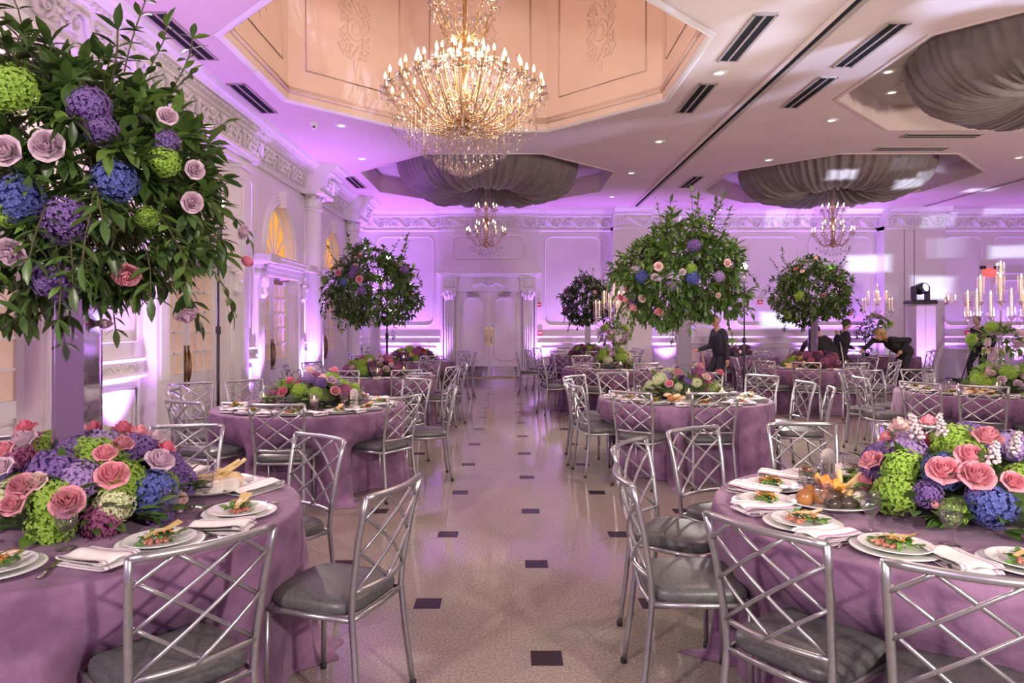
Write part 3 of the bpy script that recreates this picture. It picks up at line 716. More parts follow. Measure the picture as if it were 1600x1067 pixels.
for x, y, r, d in DIFF:
    t = tag(empty('air_diffuser', (x, y, ZC), PI/2 if r else 0), 'linear slot ceiling diffuser ' + d, 'vent', 'slot diffusers in the ceiling')
    inst('frame', dif_f, parent=t)
    for s in (-1, 1): inst('slot', dif_s, (s*.056, 0, 0), parent=t)
ring_me = MB().lathe([(.055, -.004), (.06, -.014), (.10, -.012), (.105, 0)], 20).mesh('trim_ring', M['trim']); lamp_me = MB().lathe([(.0005, -.006), (.056, -.005)], 20).mesh('lamp', M['down'])
DOWN = [(2.69, 8.9, ZC, 'between two slot diffusers right of the dome'), (5.1, 11.0, ZC, 'beside the corner of the draped coffer'), (2.64, 12.3, ZC, 'left of the partition track, middle of the ceiling'), (2.6, 14.9, ZC, 'left of the track above the large tree'), (2.6, 17.7, ZC, 'farthest one left of the partition track'), (5.1, 13.7, ZC, 'right of the partition track before the far drape'),
        (-2.75, 11.3, ZC, 'at the left rear corner of the dome'), (-2.9, 13.6, ZC, 'left of the far grey drape'), (-2.45, 16.9, 5.21, 'inside the far left coffer'), (1.3, 16.9, 5.21, 'inside the far middle coffer, right end'), (9.4, 17.0, 5.21, 'inside the far right coffer'), (5.45, 10.0, 5.21, 'inside the corner coffer, left one'), (6.0, 10.9, 5.21, 'inside the corner coffer beside the drape'), (9.9, 13.5, ZC, 'above the far right drape')]
for x, y, z, d in DOWN:
    t = tag(empty('downlight', (x, y, z)), 'small round recessed downlight ' + d, 'downlight', 'recessed ceiling downlights'); inst('trim_ring', ring_me, parent=t); inst('lamp', lamp_me, parent=t)
t = tag(empty('security_camera', (-3.15, 11.15, ZC)), 'small white security camera on the ceiling left of the dome', 'camera')
MB().lathe([(.001, -.05), (.06, -.05), (.07, 0)], 16).obj('mount', M['trim'], t); m = MB(); m.ell((0, 0, -.07), (.055, .055, .05), 12, 8); m.obj('dome_cover', M['trim'], t); MB().ell((.015, -.05, -.08), (.02, .012, .02), 8, 6).obj('lens', M['black'], t)
m = MB(); m.box(-.3, .3, -.12, .12, -.01, 0)
t = tag(m.obj('return_grille', M['alum'], None, (6.1, 8.15, 5.205)), 'dark return air grille inside the corner coffer', 'vent')
for i in range(6): MB().box(-.28, .28, -.1 + i*.036, -.08 + i*.036, -.016, -.01).obj('louvre', M['track'], t)

# ---- swagged drapes
def drape(c, label):
    prof = [(2.06, 5.18), (2.03, 5.0), (1.95, 4.80), (1.8, 4.62), (1.58, 4.49), (1.3, 4.43), (1.02, 4.45), (.72, 4.56), (.44, 4.71), (.2, 4.86), (.07, 4.94)]
    m = MB(); n = 640
    rnd = [random.uniform(-1, 1) for _ in range(40)]
    def warp(a): return sum(rnd[k]*math.sin((k+5)*a + rnd[k+12]*7) for k in range(12)) * .10
    vs = []
    for i, (r, z) in enumerate(prof):
        f = i / (len(prof) - 1)
        for j in range(n):
            a = 2*PI*j/n; w_ = warp(a)
            pl = (1 - 2*abs(math.sin(a*31 + 5*w_))**.8)*.7 + (1 - 2*abs(math.sin(a*17 + 1.3 - 3*w_))**.8)*.6
            amp = .05 * (1 - .5*abs(2*f - 1)); q0, q1 = prof[max(0, i-1)], prof[min(len(prof)-1, i+1)]; tl_ = math.hypot(q1[0]-q0[0], q1[1]-q0[1]); nr, nz_ = -(q1[1]-q0[1])/tl_, (q1[0]-q0[0])/tl_
            sag = .05 * math.sin(8*a + .5) * math.sin(PI*f)
            rr = r + pl*amp*nr; aa = a + w_*.04*math.sin(PI*f)
            vs.append((c[0] + rr*math.cos(aa), c[1] + rr*math.sin(aa), z + pl*amp*nz_ - sag*.4))
    fs = [(i*n+j, i*n+(j+1) % n, (i+1)*n+(j+1) % n, (i+1)*n+j) for i in range(len(prof)-1) for j in range(n)]
    m.add(vs, fs)
    t = tag(empty('ceiling_drape', (0, 0, 0)), label, 'drape', 'swagged ceiling drapes')
    m.obj('fabric', M['drape'], t)
    MB().lathe([(.09, 4.90), (.12, 4.93), (.10, 4.98), (.03, 5.2)], 16, c=(c[0], c[1], 0)).obj('gather_ring', M['silver'], t)
    return t
drape(OC[1], 'grey satin drape swagged in the coffer over the small rose gold chandelier')
drape(OC[2], 'large grey satin drape swagged in the nearest right-hand coffer, blue light on it')
drape(OC[3], 'grey satin drape swagged over the far right-hand chandelier')

# ---- chandeliers
def octahedron(m, c, r, h, n=4, mi=0):
    vs = [(c[0], c[1], c[2] + h*.4)] + [(c[0] + r*math.cos(2*PI*k/n), c[1] + r*math.sin(2*PI*k/n), c[2]) for k in range(n)] + [(c[0], c[1], c[2] - h*.6)]
    m.add(vs, [(0, 1+k, 1+(k+1) % n) for k in range(n)] + [(n+1, 1+(k+1) % n, 1+k) for k in range(n)], mi, False)
def chandelier(c, tiers, zhub, ztop, label, gold, s=1.0, skirt=True, name='chandelier'):
    t = tag(empty(name, c), label, 'chandelier')
    b = MB()   # baluster stem, z relative to c
    b.lathe([(.001, zhub - .06), (.05*s, zhub - .05), (.08*s, zhub), (.05*s, zhub + .06), (.03*s, zhub + .15), (.045*s, zhub + .3), (.09*s, zhub + .42), (.05*s, zhub + .55), (.03*s, zhub + .7), (.06*s, zhub + .85), (.03*s, zhub + 1.0), (.02*s, ztop - .2), (.02*s, ztop), ], 16)
    b.obj('stem', gold, t)
    can = MB().lathe([(.011*s, 0), (.012*s, .09*s), (.014*s, .10*s), (.009*s, .11*s)], 8).mesh('candle', gold)
    bul = MB().lathe([(.008*s, .105*s), (.019*s, .13*s), (.016*s, .155*s), (.006*s, .185*s), (.0008, .20*s)], 8).mesh('bulb', M['bulb'])
    pan = MB().lathe([(.012*s, -.01*s), (.05*s, -.004*s), (.075*s, .014*s), (.07*s, .016*s), (.012*s, .0)], 12).mesh('drip_pan', M['crystal'])
    drp = MB(); octahedron(drp, (0, 0, -.04*s), .013*s, .05*s, 6); octahedron(drp, (0, 0, -.005*s), .006*s, .012*s)
    pend = drp.mesh('crystal_pendant', M['crystal'])
    cr = MB(); rg = random.Random(3)
    for n, R, zc, zr, lit, ph in tiers:
        arm = MB(); k = 12; pts = []
        for i in range(k + 1):
            u = i / k
            r = .04*s + (R - .04*s) * u
            z = zr + (zc - zr) * (u**2.2) - .16*s * math.sin(PI*u) * (1 - u*.3)
            pts.append((r, 0, z))
        arm.tube(pts, [.0075*s + .004*s*(1 - i/k) for i in range(k + 1)], 5)
        cx, cz = pts[7][0], pts[7][2]      # a little curl on each arm
        arm.tube([(cx, 0, cz), (cx + .06*s, 0, cz + .07*s), (cx + .02*s, 0, cz + .12*s), (cx - .02*s, 0, cz + .08*s)], [.008*s, .007*s, .006*s, .004*s], 4)
        arm_me = arm.mesh('arm', gold)
        for i in range(n):
            a = 2*PI*(i + ph)/n; p = (R*math.cos(a), R*math.sin(a), zc)
            inst('arm', arm_me, (0, 0, 0), (0, 0, a), parent=t)
            cd = inst('candle', can, p, parent=t); inst('drip_pan', pan, p, parent=t)
            if lit: inst('bulb', bul, parent=cd)
            for q in range(7):
                aa = 2*PI*q/7; x, y = p[0] + .065*s*math.cos(aa), p[1] + .065*s*math.sin(aa)
                if R > .25*s and q % 2 == 0: inst('crystal_pendant', pend, (x, y, zc - .01), parent=t)
                else: octahedron(cr, (x, y, zc - .04*s), .010*s, .045*s); 
                octahedron(cr, (x, y, zc), .006*s, .014*s)
            for q in range(22 if R > .3 and s == 1 else 9):                                  # drops strung under the arms
                u = rg.uniform(.25, 1); an = a + rg.uniform(-.5, .5)*2*PI/n
                r = R*u; z = zr + (zc - zr)*u**2.2 - .16*s*math.sin(PI*u) + rg.uniform(-.22, .2)*s
                octahedron(cr, (r*math.cos(an), r*math.sin(an), z), rg.uniform(.008, .015)*s, rg.uniform(.03, .06)*s)
            # swag of beads to the next arm
            for q in range(6):
                u = (q + .5)/6; an = a + u*2*PI/n
                octahedron(cr, (R*.97*math.cos(an), R*.97*math.sin(an), zc - .05*s - .12*s*math.sin(PI*u)), .008*s, .018*s)
    if skirt:
        R0 = tiers[0][1]
        for ri, (r0, zt, ln, n) in enumerate(((R0*.92, zhub + .25*s, .16, 44), (R0*.72, zhub + .12*s, .20, 40), (R0*.52, zhub + .05*s, .26, 34), (R0*.36, zhub, .34, 26), (R0*.2, zhub - .02, .40, 18))):
            for i in range(n):
                a = 2*PI*(i + .3*ri)/n; x, y = r0*math.cos(a), r0*math.sin(a)
                for q in range(int(ln/.024)): octahedron(cr, (x, y, zt - q*.024*s), .008*s, .02*s)
                inst('crystal_pendant', pend, (x, y, zt - ln*s), scale=1.5, parent=t)
        for i in range(20):
            a = 2*PI*i/20
            for q in range(5):
                u = q/4; inst('crystal_pendant', pend, (R0*(.24 - .04*q)*math.cos(a + q), R0*(.24 - .04*q)*math.sin(a + q), zhub - .40*s + .02 - .02*q), scale=1.7, parent=t) if i % 2 == q % 2 else None
    for q in range(24):                                         # bead cage round the stem
        a = 2*PI*q/24
        for k in range(16):
            u = k/15; r = .09*s + .14*s*math.sin(PI*u); octahedron(cr, (r*math.cos(a), r*math.sin(a), zhub + .95*s + u*.5*s), .007*s, .03*s)
    stuff(cr.obj('crystal_beads', M['crystal'], t))
    return t
big = chandelier((-.58, 8.85, 0), [(24, 1.0, 4.50, 4.12, True, 0), (18, .80, 4.66, 4.2, True, .5), (14, .56, 4.80, 4.3, True, .2), (9, .30, 4.95, 4.5, True, .1), (12, .40, 5.62, 5.3, False, .3)],
                 4.02, 7.3, 'huge gold crystal chandelier with lit candle bulbs hanging from the octagonal dome', M['gold'])
c1 = chandelier((-.55, 15.9, 0), [(12, .44, 3.62, 3.42, True, 0), (6, .22, 3.78, 3.5, True, .3), (8, .24, 4.16, 3.98, True, 0)], 3.36, 5.22, 'small rose gold crystal chandelier hanging before the double doors', M['rosegold'], .75, False)
c2 = chandelier((7.4, 15.9, 0), [(12, .44, 3.62, 3.42, True, .2), (6, .22, 3.78, 3.5, True, .3), (8, .24, 4.16, 3.98, True, 0)], 3.36, 5.22, 'small crystal chandelier under the far right-hand grey drape', M['rosegold'], .75, False)
for ch in (c1, c2):
    ch['group'] = 'small chandeliers'
    pm2 = [m for m in bpy.data.meshes if m.name.startswith('crystal_pendant')][-1]
    for r0, n, z in ((.36, 22, 3.34), (.27, 18, 3.26), (.17, 12, 3.20), (.08, 6, 3.17)):
        for i in range(n):
            a = 2*PI*i/n; inst('crystal_pendant', pm2, (r0*math.cos(a), r0*math.sin(a), z), scale=1.4, parent=ch)

# ---- purple up-light cans
can_b = MB().lathe([(.001, .02), (.10, .02), (.105, .05), (.10, .17), (.09, .19), (.085, .19), (.08, .165), (.001, .165)], 20).box(-.13, -.10, -.02, .02, 0, .14).box(.10, .13, -.02, .02, 0, .14).box(-.13, .13, -.03, .03, 0, .02)
can_me = can_b.mesh('housing', M['black']); lens_me = MB().lathe([(.001, .17), (.078, .17)], 18).mesh('lens', M['led'])
UPN = ['by the first panel of the side wall', 'beside the nearest french doors', 'left of the amber fanlight door', 'right of the amber fanlight door', 'behind the fluted column', 'in the far corner of the side wall', 'at the far left end wall', 'left of the double doors', 'right of the double doors', 'under the panel behind the dark tree', 'right of the plain wall pier', 'behind the suited man', 'under the right-hand end wall panels', 'near the credenza and exit sign']
for (x, y, s), d in zip(UPLIGHTS, UPN):
    t = tag(empty('uplight', (x, y, 0)), 'black floor uplight with purple lens ' + d, 'uplight', 'purple floor uplights'); inst('housing', can_me, parent=t); inst('lens', lens_me, parent=t)

# ================================================================== STROBES ON STANDS
def strobe(x, y, h, label, en, tgt, vis=60):
    t = tag(empty('light_stand', (x, y, 0)), label, 'light stand', 'photographic strobes on stands')
    MB().tube([(0, 0, .12), (0, 0, h*.5)], .019, 8).tube([(0, 0, h*.5), (0, 0, h - .12)], .014, 8).obj('pole', M['black'], t)
    for k in range(3):
        a = 2*PI*k/3 + .5; MB().tube([(0, 0, .5), (.42*math.cos(a), .42*math.sin(a), .02)], .011, 6).tube([(0, 0, .16), (.26*math.cos(a), .26*math.sin(a), .2)], .007, 6).obj('leg', M['black'], t)
    MB().lathe([(.019, h*.5 - .05), (.03, h*.5 - .04), (.03, h*.5 + .04), (.016, h*.5 + .05)], 10).obj('collar', M['black'], t)
    d = (Vector(tgt) - Vector((x, y, h))).normalized()
    rot = d.to_track_quat('Z', 'Y').to_matrix()
    hd = MB().lathe([(.001, -.12), (.035, -.12), (.04, -.02), (.05, .02), (.047, .02), (.03, .0)], 14); hd.v = [tuple(rot @ Vector(p) + Vector((0, 0, h))) for p in hd.v]
    hd.obj('flash_head', M['black'], t)
    tb = MB().lathe([(.001, .085), (.03, .078), (.05, .055), (.055, .03), (.045, .012)], 16); tb.v = [tuple(rot @ Vector(p) + Vector((0, 0, h))) for p in tb.v]
    tb.obj('flash_tube', M['strobe'], t)
    light('strobe_head', 'SPOT', tuple(Vector((x, y, h)) + d*.10), en, (1, .92, .84), target=tgt, spot_size=2.0, spot_blend=.7, shadow_soft_size=.05)
strobe(4.05, 12.0, 2.57, 'black light stand with blazing flash head right of the large tree', 700, (1.0, 5.0, .6))
strobe(-2.13, 12.0, 2.71, 'black light stand with bright flash head above the left-hand dark tree', 350, (.8, 5.0, .6))
strobe(-3.45, 8.2, 3.0, 'black light stand before the french doors beside the side wall', 200, (2.5, 3.5, .7))

# ---- wall fittings
def text_mesh(fc):
    tmp = bpy.data.objects.new('text_tmp', fc); me = bpy.data.meshes.new_from_object(tmp); bpy.data.objects.remove(tmp); return me
t = tag(empty('exit_sign', (13.8, YF, 3.02)), 'small red exit sign on the end wall behind the candelabra', 'sign')
MB().bbox(-.17, .17, -.06, 0, -.1, .1).obj('sign_box', M['exitred'], t)
fc = bpy.data.curves.new('exit_text', 'FONT'); fc.body = 'EXIT'; fc.size = .13; fc.extrude = .004; fc.align_x = 'CENTER'; fc.align_y = 'CENTER'; fc.materials.append(M['shirt'])
inst('lettering', text_mesh(fc), (0, -.064, 0), (PI/2, 0, 0), parent=t)
for s in (-1, 1): MB().box(s*.2 - .06, s*.2 + .06, -.09, 0, .1, .19).obj('emergency_lamp', M['black'], t)
for x, z, d in ((.82, 2.1, 'upper red fire alarm beside the double doors'), (.86, 1.29, 'lower red fire alarm pull beside the double doors'), (7.2, 2.17, 'red fire alarm on the end wall right of the flash'), (13.2, 2.12, 'upper red fire alarm near the exit sign'), (13.18, 1.29, 'lower red fire alarm pull near the exit sign')):
    t = tag(empty('fire_alarm', (x, YF - (.0 if x > .8 else .13), z)), d, 'fire alarm', 'wall fire alarms')
    MB().bbox(-.07, .07, -.05, 0, -.06, .06).obj('box', M['red'], t); MB().box(-.045, .045, -.06, -.05, -.02, .02).obj('strip', M['shirt'], t)
t = tag(empty('wall_sconce', (12.55, YF - .02, 2.2)), 'small crystal candle wall sconce right of the moving head light', 'sconce')
MB().ell((0, 0, 0), (.06, .03, .12), 10, 6).obj('back_plate', M['rosegold'], t)
for k in (-1, 0, 1):
    MB().tube([(0, -.03, -.05), (k*.12, -.1, -.1), (k*.2, -.12, -.02), (k*.2, -.12, .04)], .008, 5).obj('arm', M['rosegold'], t)
    m = MB().lathe([(.008, .04), (.009, .13), (.014, .15), (.003, .19)], 8, c=(k*.2, -.12, 0)); m.obj('candle_bulb', M['bulb'], t)
    m = MB()
    for q in range(5): octahedron(m, (k*.2 + (q-2)*.025, -.12, -.03 - .03*(q % 2)), .01, .05)
    m.obj('crystal_drops', M['crystal'], t)
# credenza
t = tag(empty('credenza', (13.0, 19.35, 0)), 'low white panelled credenza against the end wall', 'credenza')
MB().box(-.75, .75, -.3, .3, .05, .82).obj('body', M['trim'], t); MB().bbox(-.8, .8, -.35, .34, .82, .87, .01).obj('top', M['trim'], t)
for k in range(3): 
    m = MB().bbox(-.72 + k*.49, -.27 + k*.49, -.315, -.3, .12, .76, .004); dr_ = m.obj('door', M['trim'], t); MB().ell((-.5 + k*.49 + .18, -.325, .5), (.012, .012, .012), 8, 6).obj('knob', M['brass'], dr_)
b_ = tag(empty('menu_box', (13.05, 19.3, .87)), 'pale cardboard box on the low white credenza', 'box'); MB().bbox(-.22, .22, -.15, .15, 0, .26).obj('carton', M['tan'], b_); MB().bbox(-.225, .225, -.155, .155, .26, .29).obj('lid', M['card'], b_)
# pedestal with moving head
t = tag(empty('truss_pedestal', (10.35, 17.5, 0)), 'tall white fabric covered pedestal glowing purple under the moving head', 'pedestal')
MB().box(-.24, .24, -.24, .24, .02, 2.0).obj('sleeve', M['wall'], t); MB().bbox(-.30, .30, -.30, .30, 0, .02).obj('base_plate', M['black'], t); MB().bbox(-.25, .25, -.25, .25, 2.0, 2.03).obj('top_plate', M['alum'], t)
MB().box(-.03, -.005, -.245, -.24, .02, 2.0).obj('seam', M['card'], t)
light('pedestal_uplight', 'SPOT', (10.3, 16.7, .1), 220, PURP, target=(10.35, 17.4, 2.0), spot_size=1.2, spot_blend=.9, shadow_soft_size=.05)
t = tag(empty('moving_head', (10.35, 17.5, 2.03)), 'black moving head spotlight standing on the tall white pedestal', 'stage light')
MB().bbox(-.32, .32, -.2, .2, .02, .12, .03).obj('base', M['black'], t)
for s in (-1, 1): MB().bbox(s*.17 - .03, s*.17 + .03, -.08, .08, .12, .48, .02).obj('yoke_arm', M['black'], t)
hd = MB().lathe([(.001, -.16), (.10, -.15), (.14, -.05), (.14, .10), (.12, .16), (.105, .17), (.10, .14)], 16); R_ = Vector((.35, -1, .25)).normalized().to_track_quat('Z', 'Y').to_matrix()
hd.v = [tuple(R_ @ Vector(p) + Vector((0, 0, .40))) for p in hd.v]; hd.obj('head', M['black'], t)
ln = MB().lathe([(.001, .155), (.10, .15)], 16); ln.v = [tuple(R_ @ Vector(p) + Vector((0, 0, .40))) for p in ln.v]; ln.obj('lens', emitm('beam_lens', (.75, .85, 1), 3), t)
# ================================================================== TABLES AND CHAIRS
TR = .92; TZ = .765
TABLES = {  # key: x, y, how it is called in labels
 'L1': (-1.87, 3.0, 'the foreground left table'), 'R1': (1.86, 3.05, 'the foreground right table'),
 'L2': (-1.98, 6.9, 'the second table by the french doors'), 'R2': (1.9, 7.6, 'the table under the large bright tree'),
 'RR1': (5.65, 8.3, 'the right-edge candelabra table'), 'L3': (-2.1, 10.8, 'the left-hand dark tree table'),
 'R3': (1.87, 12.5, 'the candelabra table beyond the bright tree'), 'RR2': (5.5, 12.6, 'the right-hand tree table'),
 'L4': (-2.1, 14.8, 'the farthest left table'), 'R4': (1.9, 17.0, 'the dark tree table near the double doors'),
 'RR3': (5.6, 17.0, 'the far table behind the suited man'), 'X4': (9.0, 17.0, 'the table staff are clearing')}
CHAIRS = {  # angle (deg, 0 = +x, 90 = away from camera), radius of the chair back, twist
 'L1': [(-43, 1.27, 0), (-2.5, 1.40, -18), (54, 1.27, 0), (98, 1.45, 0), (137, 1.42, 0)],
 'R1': [(180, 1.34, 0), (146, 1.42, 0), (118, 1.46, 4), (88, 1.48, 0), (62, 1.56, 0), (217, 1.28, 0), (243, 1.33, 0)],
 'L2': [(274, 1.27, 0), (-32, 1.2, 0), (12, 1.40, 0), (54, 1.5, 0), (92, 1.4, 0), (136, 1.45, 0), (182, 1.3, 10), (232, 1.30, 12)],
 'R2': [(232, 1.2, 0), (272, 1.05, 0), (193, 1.22, 0), (165, 1.26, 0), (139, 1.45, 0), (110, 1.6, 0), (66, 1.6, 0), (40, 1.6, 0), (4, 1.36, 0), (-24, 1.45, 6)],
 'RR1': [(210, 1.30, 0), (236, 1.28, 0), (268, 1.25, 0), (176, 1.4, 0), (150, 1.5, 0), (118, 1.4, 0), (88, 1.4, 0), (-55, 1.3, 0)],
 'L3': [(262, 1.3, 0), (300, 1.3, 0), (-20, 1.3, 0), (16, 1.4, 0), (60, 1.4, 0), (110, 1.35, 0), (150, 1.35, 0), (186, 1.35, 0), (224, 1.35, 0)],
 'R3': [(242, 1.3, 0), (285, 1.3, 0), (196, 1.4, 0), (150, 1.3, 0), (110, 1.3, 0), (65, 1.3, 0), (20, 1.4, 0), (-30, 1.4, 0)],
 'RR2': [(242, 1.3, 0), (276, 1.3, 0), (212, 1.35, 0), (172, 1.35, 0), (125, 1.3, 0), (75, 1.3, 0), (22, 1.35, 0), (-25, 1.35, 0), (-52, 1.4, 0)],
 'L4': [(255, 1.3, 0), (295, 1.3, 0), (-25, 1.3, 0), (8, 1.35, 0), (40, 1.35, 0), (140, 1.3, 0), (185, 1.3, 0), (220, 1.3, 0)],
 'R4': [(200, 1.55, 0), (235, 1.35, 0), (272, 1.3, 0), (310, 1.3, 0), (-15, 1.3, 0), (20, 1.35, 0), (150, 1.4, 0), (65, 1.3, 0), (110, 1.3, 0)],
 'RR3': [(230, 1.3, 0), (275, 1.3, 0), (190, 1.4, 0), (-35, 1.3, 0), (5, 1.4, 0), (60, 1.3, 0)],
 'X4': [(222, 1.35, 0), (262, 1.3, 0), (300, 1.3, 0), (-20, 1.2, 0)],
}
CLOCK = ['twelve', 'one', 'two', 'three', 'four', 'five', 'six', 'seven', 'eight', 'nine', 'ten', 'eleven']
def clock(a): return CLOCK[round((90 - a) / 30) % 12] + " o'clock"
def clocks(angs):     # unique clock words for a table
    used = set(); out = []
    for a in angs:
        k = round((90 - a) / 30) % 12
        if k in used:
            f = ((90 - a) / 30) % 12
            k2 = (k + (1 if ((f - k + 6) % 12 - 6) > 0 else -1)) % 12
            if k2 in used: k2 = next(q for q in sorted(range(12), key=lambda q: abs((q - f + 6) % 12 - 6)) if q not in used)
            k = k2
        used.add(k); out.append(CLOCK[k] + " o'clock")
    return out

# ---- chair, facing +Y, origin on the floor under the seat
def post_pt(s, z):
    pts = [(0, .212, -.255), (.25, .198, -.225), (.45, .192, -.205), (.55, .196, -.212), (.75, .208, -.245), (.93, .220, -.290)]
    for (z0, x0, y0), (z1, x1, y1) in zip(pts, pts[1:]):
        if z <= z1: u = (z - z0)/(z1 - z0); return Vector((s*(x0 + (x1-x0)*u), y0 + (y1-y0)*u, z))
    return Vector((s*.22, -.29, .93))
ZT, ZB = .922, .545
def back_pt(u, v):
    z = ZT + (ZB - ZT)*v; a, b = post_pt(-1, z), post_pt(1, z); p = a.lerp(b, u); p.y -= .035*math.sin(PI*u); return p
def bars():
    K = 1.19; out = []
    for c in (.27, .73, 1.19, 1.65):
        u0 = min(1, c); v0 = (c - u0)/K; v1 = min(1, c/K); u1 = c - v1*K
        for mir in (0, 1):
            pts = []
            for i in range(6):
                t = i/5; u = u0 + (u1 - u0)*t; v = v0 + (v1 - v0)*t
                pts.append(back_pt(1 - u if mir else u, v) + Vector((0, .004 if mir else -.004, 0)))
            out.append(pts)
    return out
CM = {}
def build_chair_meshes():
    n = 8
    CM['back_post'] = [MB().tube([post_pt(s, z) for z in (.012, .12, .25, .38, .45, .5, .55, .65, .75, .85, .93)], .0135, n).mesh('back_post', M['silver']) for s in (-1, 1)]
    CM['leg'] = [MB().tube([(s*.200, .205, .012), (s*.192, .195, .44)], .0125, n).mesh('leg', M['silver']) for s in (-1, 1)]
    CM['foot'] = [MB().lathe([(.001, 0), (.015, 0), (.016, .02), (.0137, .024)], 8, c=tuple(p)).mesh('foot_cap', M['rubber']) for p in ((-.212, -.255, 0), (.212, -.255, 0), (-.2, .205, 0), (.2, .205, 0))]
    CM['top_rail'] = MB().tube([back_pt(u/8, 0) + Vector((0, 0, .006)) for u in range(9)], .0135, n).mesh('top_rail', M['silver'])
    CM['bottom_rail'] = MB().tube([back_pt(u/8, 1) for u in range(9)], .0105, n).mesh('bottom_rail', M['silver'])
    fr = [(-.192, -.205), (-.205, 0), (-.2, .19), (-.15, .215), (0, .222), (.15, .215), (.2, .19), (.205, 0), (.192, -.205), (0, -.215)]
    CM['seat_frame'] = MB().tube([(x, y, .435) for x, y in fr], .0125, n, closed=True).mesh('seat_frame', M['silver'])
    def sq(u, v):   # pillowy seat pad
        a = 2*PI*u
        def se(w, h, e=.42): c, s = math.cos(a), math.sin(a); return (w*math.copysign(abs(c)**e, c), h*math.copysign(abs(s)**e, s))
        prof = [(0.0, .0), (.90, .0), (.985, .008), (1.0, .028), (.975, .048), (.90, .060), (.70, .068), (.35, .072), (0.0, .073)]
        f = v*8; i = min(7, int(f)); w_ = f - i
        r = prof[i][0] + (prof[i+1][0] - prof[i][0])*w_; z = prof[i][1] + (prof[i+1][1] - prof[i][1])*w_
        x, y = se(.208, .212); return (x*r, y*r + .004, .442 + z)
    CM['seat'] = MB().grid(sq, 36, 8).mesh('seat', M['seat'])
    bb = bars(); CM['bar'] = [MB().tube(p, .0072, 6).mesh('lattice_bar', M['silver']) for p in bb]
    lj = MB(); [lj.tube(p, .0072, 5) for p in bb]; CM['lattice'] = lj.mesh('lattice', M['silver'])
build_chair_meshes()
def chair(loc, rz, label, near):
    t = tag(empty('banquet_chair', loc, rz), label, 'chair', 'silver lattice-back chairs around the tables')
    inst('seat', CM['seat'], parent=t); inst('seat_frame', CM['seat_frame'], parent=t)
    for k in (0, 1):
        p = inst('back_post', CM['back_post'][k], parent=t); l = inst('leg', CM['leg'][k], parent=t)
        inst('foot_cap', CM['foot'][k], parent=p); inst('foot_cap', CM['foot'][k+2], parent=l)
    inst('top_rail', CM['top_rail'], parent=t); inst('bottom_rail', CM['bottom_rail'], parent=t)
    if near: [inst('lattice_bar', b, parent=t) for b in CM['bar']]
    else: inst('lattice', CM['lattice'], parent=t)
    return t
def cloth(key):
    x, y, d = TABLES[key]; ch = CHAIRS[key]; rg = random.Random(hash(key) % 1000 if False else sum(map(ord, key)))
    near = y < 9; n = 260 if near else 130
    ph = [rg.uniform(0, 7) for _ in range(6)]; NF = rg.choice((15, 17, 18))
    zs = [(0, 1.0), (.3, 1.0), (.6, 1.0), (.85, 1.0), (.95, 1.0), (.985, .999), (1.0, .994), (1.008, .985), (1.012, .96), (1.015, .90), (1.02, .8), (1.028, .68), (1.037, .55), (1.047, .42), (1.058, .3), (1.07, .2), (1.082, .1), (1.10, .03), (1.14, .006), (1.20, .004)]
    m = MB(); vs = []
    for r_, zf in zs:
        for j in range(n):
            a = 2*PI*j/n; r = TR*r_; z = TZ*zf; t = 1 - zf
            if t > .008:
                fold = .55*math.sin(NF*a + ph[0] + .8*math.sin(3*a + ph[1])) + .3*math.sin((NF*2 - 3)*a + ph[2]) + .3*math.sin(5*a + ph[3])
                r += .055*min(1, t*1.3)*fold + .01*math.sin(40*a + 9*t)*t
                if z < .55:
                    for ang, rb, tw in ch:
                        da = (a - math.radians(ang) + PI) % (2*PI) - PI
                        lat = abs(da)*r; lim = rb - .27 - .245
                        if lat < .34: 
                            k = max(0, 1 - max(0, lat - .22)/.12); r = r + (min(r, max(.70, lim)) - r)*k*min(1, (.55 - z)/.08)
            vs.append((r*math.cos(a), r*math.sin(a), z if t > .008 else TZ + .0))
    fs = [(i*n+j, i*n+(j+1) % n, (i+1)*n+(j+1) % n, (i+1)*n+j) for i in range(1, len(zs)-1) for j in range(n)]
    m.add(vs, fs); m.add([(TR*.3*math.cos(2*PI*j/n), TR*.3*math.sin(2*PI*j/n), TZ) for j in range(n)], [tuple(range(n))], 0, True)
    o = m.obj('tablecloth', M['cloth'], None, (x, y, 0), (0, 0, 0))
    return tag(o, 'mauve velvet cloth draped to the floor over ' + d, 'tablecloth', 'mauve cloths on the round tables')
for key, (x, y, d) in TABLES.items():
    cloth(key)
    for (a, rb, tw), ck in zip(CHAIRS[key], clocks([c[0] for c in CHAIRS[key]])):
        r = rb - .27; A = math.radians(a)
        loc = (x + r*math.cos(A), y + r*math.sin(A), 0)
        chair(loc, A + PI/2 + math.radians(tw), "silver lattice-back chair at %s of %s" % (ck, d), y < 9)
# loose chairs by the side wall and aisle
chair((-3.35, 7.35, 0), math.radians(-150), 'silver lattice-back chair half hidden by another beside the french doors', True)
chair((.45, 15.6, 0), math.radians(-95), 'silver lattice-back chair pulled out into the aisle near the double doors', False)

